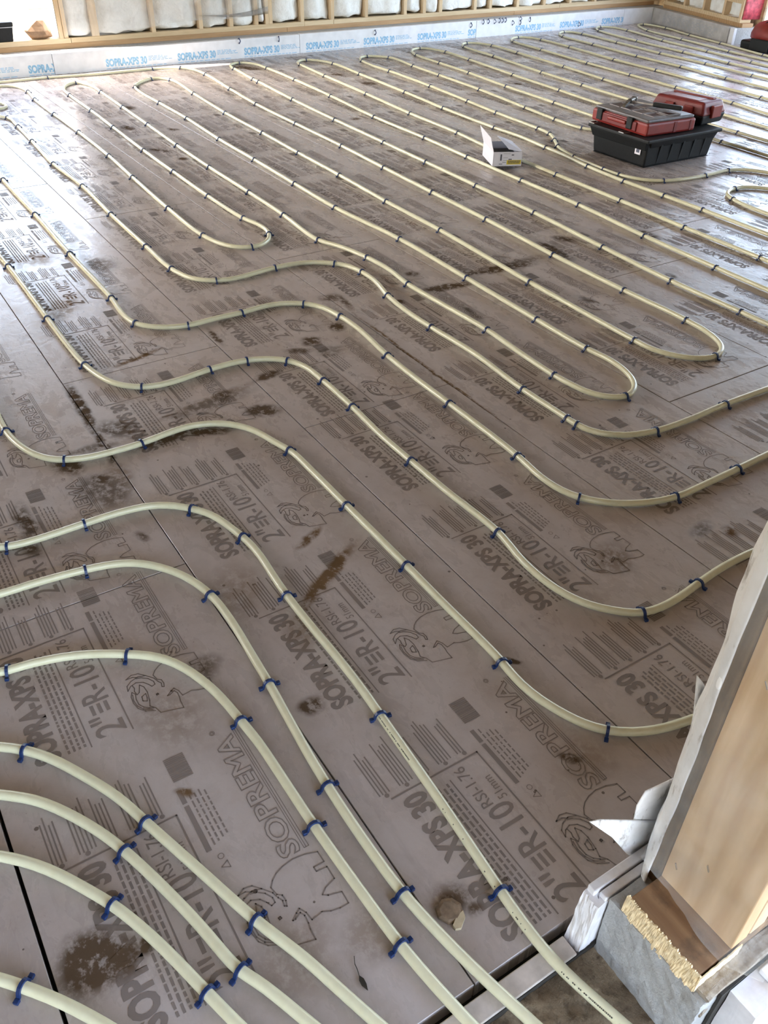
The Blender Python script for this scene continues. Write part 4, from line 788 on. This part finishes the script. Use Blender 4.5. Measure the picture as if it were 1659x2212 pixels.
case = tag(empty('power_tool_case', (-4.150, 5.172, 0.1795), math.radians(7)), 'closed red and black tool case behind the organiser on the crate', 'tool case')
tapered('base', (-.205, .195, -.125, .120), (-.215, .208, -.135, .135), 0.0, 0.062, BLACKP, case, 0.012)
tapered('lid', (-.217, .210, -.137, .137), (-.190, .180, -.110, .110), 0.058, 0.138, REDP2, case, 0.016)
box('lid_ridge', -.165, .150, .035, .080, 0.130, 0.147, REDP2, case, 0.006)
box('lid_panel', -.120, .120, -.085, .015, 0.136, 0.1405, REDP, case, 0.002)
fl = Flat(); fl.rect(-0.06, 0.09, -0.012, -0.006); fl.rect(-0.02, 0.09, -0.022, -0.017); link('light_stripe', mesh_of('light_stripe', [(a, b, 0.1412) for a, b, _ in fl.v], fl.f), plain('pale_stripe', (0.45, 0.38, 0.38), 0.4), case)
box('latch', .196, .222, -.050, .060, 0.040, 0.118, REDP, case, 0.006)
box('latch', -.10, -.03, -.143, -.128, 0.040, 0.110, REDP, case, 0.006); box('latch', .05, .12, -.143, -.128, 0.040, 0.110, REDP, case, 0.006)

ham = tag(empty('hammer', (-4.160, 4.795, 0.2925), math.radians(24)), 'claw hammer with black rubber grip lying on the organiser lid', 'hammer')
bm = bmesh.new(); M_ = Matrix.Translation((0.0, 0, 0.0)); add_box(bm, -.13, .09, -.007, .007, 0.0, 0.014, 0.004); from_bm('shaft', bm, METAL, ham)
box('grip', .02, .215, -.016, .016, -0.004, 0.024, BLACKP, ham, 0.008)
bm = bmesh.new(); add_box(bm, -.152, -.122, -.020, .065, -0.004, 0.024, 0.006); add_box(bm, -.156, -.118, .060, .085, -0.007, 0.027, 0.006)
for s in (-1, 1):
    for q in range(4): add_box(bm, -.150 + (.012 if s > 0 else 0.0), -.150 + (.012 if s > 0 else 0) + .010, -.020 - .022 * (q + 1), -.018 - .022 * q, 0.0 - .004 * q * q * .3, 0.020 - .005 * q)
from_bm('head', bm, plain('dark_steel', (0.10, 0.085, 0.07), 0.45, 0.3, 60, 0, 0.6), ham)

# ------------------------------------------------------------------ white carton with its flaps open
carton = tag(empty('white_carton', (-4.312, 3.618, 0.0222), math.radians(66)), 'open white cardboard carton with yellow sticker, standing among the pipes', 'box')
CW, CD, CH, T = 0.188, 0.262, 0.085, 0.003        # local x runs along the printed end, y to the back
box('bottom', 0, CW, 0, CD, 0.0006, T, WHITE, carton)
fp = box('wall_panel', 0, CW, 0, T, 0, CH, WHITE, carton); box('wall_panel', 0, CW, CD - T, CD, 0, CH, WHITE, carton)
box('wall_panel', 0, T, 0, CD, 0, CH, WHITE, carton); box('wall_panel', CW - T, CW, 0, CD, 0, CH, WHITE, carton)
plate_poly('flap', [(0.001, 0.004, CH), (0.001, CD, CH), (-0.028, CD + .01, CH + .098), (-0.020, 0.020, CH + .082)], WHITE, carton, 0.0025)
plate_poly('flap', [(CW, 0.0, CH), (CW, CD, CH), (CW - .098, CD - .005, CH + .034), (CW - .090, 0.004, CH + .016)], WHITE, carton, 0.0025)
plate_poly('flap', [(0.004, 0.004, CH - .001), (CW * .55, 0.004, CH - .001), (CW * .5, 0.05, CH - .018), (0.008, 0.05, CH - .018)], WHITE, carton, 0.0025)
box('staple_strip', 0.012, CW - .012, 0.03, CD - .04, 0.004, 0.052, BLACKP, carton, 0.004)
ye = Flat(); ye.rect(0.090, 0.183, 0.010, 0.036); INKB = plain('label_ink', (0.10, 0.10, 0.13), 0.6); INKY = plain('yellow_sticker', (0.72, 0.55, 0.03), 0.5, 0.05)
link('yellow_sticker', mesh_of('yellow_sticker', [(a, -0.0006, b) for a, b, _ in ye.v], ye.f), INKY, fp)
tx = Flat()
for j in range(2):
    x = 0.098
    while x < 0.172:
        w = random.uniform(.004, .010); tx.rect(x, x + w, 0.016 + j * .010, 0.022 + j * .010); x += w + .0015
x = 0.032
for (a, b, c, d) in ((.046, .056, .034, .072), (.066, .110, .074, .0755), (.066, .095, .050, .0515), (.066, .090, .034, .0355), (.040, .062, .012, .016), (.062, .085, .022, .0245), (.118, .134, .064, .070), (.100, .122, .038, .044)): tx.rect(a, b, c, d)
link('label_print', mesh_of('label_print', [(a, -0.0010, b) for a, b, _ in tx.v], tx.f), INKB, fp)

# ------------------------------------------------------------------ things at the far openings
def blob(name, loc, sx, sy, sz, mat, parent=None, amp=0.15, fr=3.0, seed=0, sub=3, flat=True):
    bm = bmesh.new(); bmesh.ops.create_icosphere(bm, subdivisions=sub, radius=1.0)
    for v in bm.verts:
        n = noise.noise(v.co * fr + Vector((seed, seed * .3, 0))); k_ = 1 + amp * n; c = v.co * k_
        z = c.z if not flat else max(c.z, -0.78)
        v.co = Vector((c.x * sx, c.y * sy, (z + (0.78 if flat else 0)) * sz))
    o = from_bm(name, bm, mat, parent, True)
    o.location = loc; return o
bag = tag(empty('tool_bag', (-6.42, 9.10, -0.03)), 'red and black soft tool bag on the ground outside the wide opening', 'bag')
tapered('base', (-.26, .26, -.15, .15), (-.27, .27, -.16, .16), 0.0, 0.12, BLACKP, bag, 0.03)
blob('body', (0, 0, 0.07), 0.255, 0.15, 0.145, REDP, bag, 0.10, 2.0, 3)
for s in (-1, 1):
    bm = bmesh.new(); pts = [Vector((-0.12 + 0.24 * i / 10, s * .07, 0.20 + 0.11 * math.sin(PI * i / 10))) for i in range(11)]
    for a, b in zip(pts, pts[1:]):
        m = (a + b) / 2; add_box(bm, -.016, .016, -.010, .010, -.010, .010, 0, Matrix.Translation(m) @ (b - a).to_track_quat('X', 'Z').to_matrix().to_4x4())
    from_bm('carry_handle', bm, BLACKP, bag)
box('side_pocket', -.12, .12, -.185, -.150, 0.03, 0.15, BLACKP, bag, 0.012)
bb = tag(empty('black_tool_box', (-8.80, 1.60, 0.2465)), 'black plastic tool box standing on the plate in the left opening', 'tool box')
tapered('body', (-.10, .10, -.20, .20), (-.11, .11, -.215, .215), 0, 0.115, BLACKP, bb, 0.008); box('lid', -.115, .115, -.222, .222, 0.113, 0.150, DGREY, bb, 0.01)
box('seam_strip', .105, .1185, -.224, .224, 0.108, 0.1135, plain('pale_seam', (0.5, 0.5, 0.54), 0.5), bb); box('handle', -.015, .015, -.08, .08, 0.149, 0.172, BLACKP, bb, 0.006)
KRAFT = plain('kraft_paper', (0.27, 0.165, 0.095), 0.75, 0.3, 20, 0.6)
def crumple(name, loc, sx, sy, sz, mat, seed):
    bm = bmesh.new(); bmesh.ops.create_icosphere(bm, subdivisions=2, radius=1.0)
    for v in bm.verts:
        k_ = 1 + 0.34 * noise.noise(v.co * 2.6 + Vector((seed, 0, 0))); c = v.co * k_; v.co = Vector((c.x * sx, c.y * sy, (max(c.z, -0.8) + 0.8) * sz))
    o = from_bm(name, bm, mat); o.location = loc; return o
tag(crumple('paper_bag', (-8.76, 2.03, 0.246), 0.07, 0.115, 0.082, KRAFT, 4), 'crumpled brown paper bag on the plate in the left opening', 'bag')
VINYL = plain('white_vinyl', (0.88, 0.88, 0.88), 0.4, 0.03)
wf_ = tag(empty('window_unit', (-9.75, 2.15, -0.20)), 'white framed window unit standing outdoors beyond the left opening', 'window')
box('frame_post', -.03, .03, -.03, .06, 0, 1.1, VINYL, wf_, 0.004); box('frame_post', -.03, .03, .62, .70, 0, 1.1, VINYL, wf_, 0.004)
box('frame_rail', -.03, .03, .06, .62, 0.0, 0.55, VINYL, wf_, 0.004); box('frame_rail', -.03, .03, .06, .62, 1.02, 1.1, VINYL, wf_, 0.004)
GLS = plain('window_glass', (0.55, 0.60, 0.62), 0.05, 0.05); box('pane', -.006, .006, .06, .62, 0.55, 1.02, GLS, wf_)
strap = bmesh.new()
for i in range(14):
    a = Vector((-7.15 + .035 * i, 9.98 - 0.02 * i + .02 * math.sin(i), -0.10)); add_box(strap, -.022, .022, -.02, .02, -.006, .006, 0, Matrix.Translation(a))
tag(from_bm('orange_strap', strap, plain('orange_web', (0.75, 0.28, 0.05), 0.6)), 'orange strap lying on the bright ground outside the far right opening', 'strap')

# ------------------------------------------------------------------ litter on the near boards
CHIP = plain('brown_chip', (0.20, 0.14, 0.09), 0.9, 0.35, 60, 0.8); CHIP_L = plain('pale_chip', (0.50, 0.41, 0.27), 0.85, 0.15, 60, 0.4)
ch = tag(empty('mud_clod', (-0.578, 0.548, 0.0)), 'flat brown clod with a pale broken edge near the doorway', 'clod')
bm = bmesh.new(); ring = [(-.030, .004), (-.022, .022), (-.004, .030), (.014, .024), (.022, .010), (.014, -.012), (-.004, -.022), (-.022, -.016)]
for z, k_ in ((0.0006, 1.0), (0.006, 0.96), (0.009, 0.70)): [bm.verts.new((x * k_, y * k_, z + 0.002 * noise.noise((x * 80, y * 80, z)))) for x, y in ring]
bm.verts.ensure_lookup_table(); N = len(ring)
for r_ in (0, 1):
    for i in range(N): bm.faces.new((bm.verts[r_ * N + i], bm.verts[r_ * N + (i + 1) % N], bm.verts[(r_ + 1) * N + (i + 1) % N], bm.verts[(r_ + 1) * N + i]))
bm.faces.new([bm.verts[2 * N + i] for i in range(N)]); bm.faces.new([bm.verts[N - 1 - i] for i in range(N)])
from_bm('crust', bm, CHIP, ch)
bm = bmesh.new(); vs0 = [bm.verts.new((x, y, z)) for z in (0.0006, 0.0085) for x, y in ((.010, .024), (.022, .020), (.034, .002), (.030, -.008), (.022, -.008), (.012, .008))]
for i in range(6): bm.faces.new((vs0[i], vs0[(i + 1) % 6], vs0[6 + (i + 1) % 6], vs0[6 + i]))
bm.faces.new(vs0[6:]); bm.faces.new(vs0[:6][::-1]); from_bm('broken_edge', bm, CHIP_L, ch)
lf = tag(empty('dry_leaf', (-0.575, 0.352, 0.001)), 'small dark dry leaf with a long stalk lying near the doorway', 'leaf')
bm = bmesh.new(); pts = [(0, 0), (.010, .004), (.020, .0035), (.030, .0), (.018, -.0045), (.008, -.004)]
lo = [bm.verts.new((x, y, 0.0005)) for x, y in pts]; hi = [bm.verts.new((x, y, 0.0018 + (0.002 if 0 < i < 5 else 0))) for i, (x, y) in enumerate(pts)]
for i in range(6): bm.faces.new((lo[i], lo[(i + 1) % 6], hi[(i + 1) % 6], hi[i]))
bm.faces.new(hi); bm.faces.new(lo[::-1]); DK = plain('dark_leaf', (0.035, 0.028, 0.020), 0.8, 0.3); from_bm('blade', bm, DK, lf)
bm = bmesh.new(); pp = [(-.032, .010), (-.020, .004), (-.010, .003), (.002, 0)]
for a, b in zip(pp, pp[1:]):
    d = Vector((b[0] - a[0], b[1] - a[1], 0)); add_box(bm, -d.length / 2, d.length / 2, -.0006, .0006, 0.0002, 0.0014, 0, Matrix.Translation(((a[0] + b[0]) / 2, (a[1] + b[1]) / 2, 0)) @ Matrix.Rotation(math.atan2(d.y, d.x), 4, 'Z'))
from_bm('stalk', bm, DK, lf)
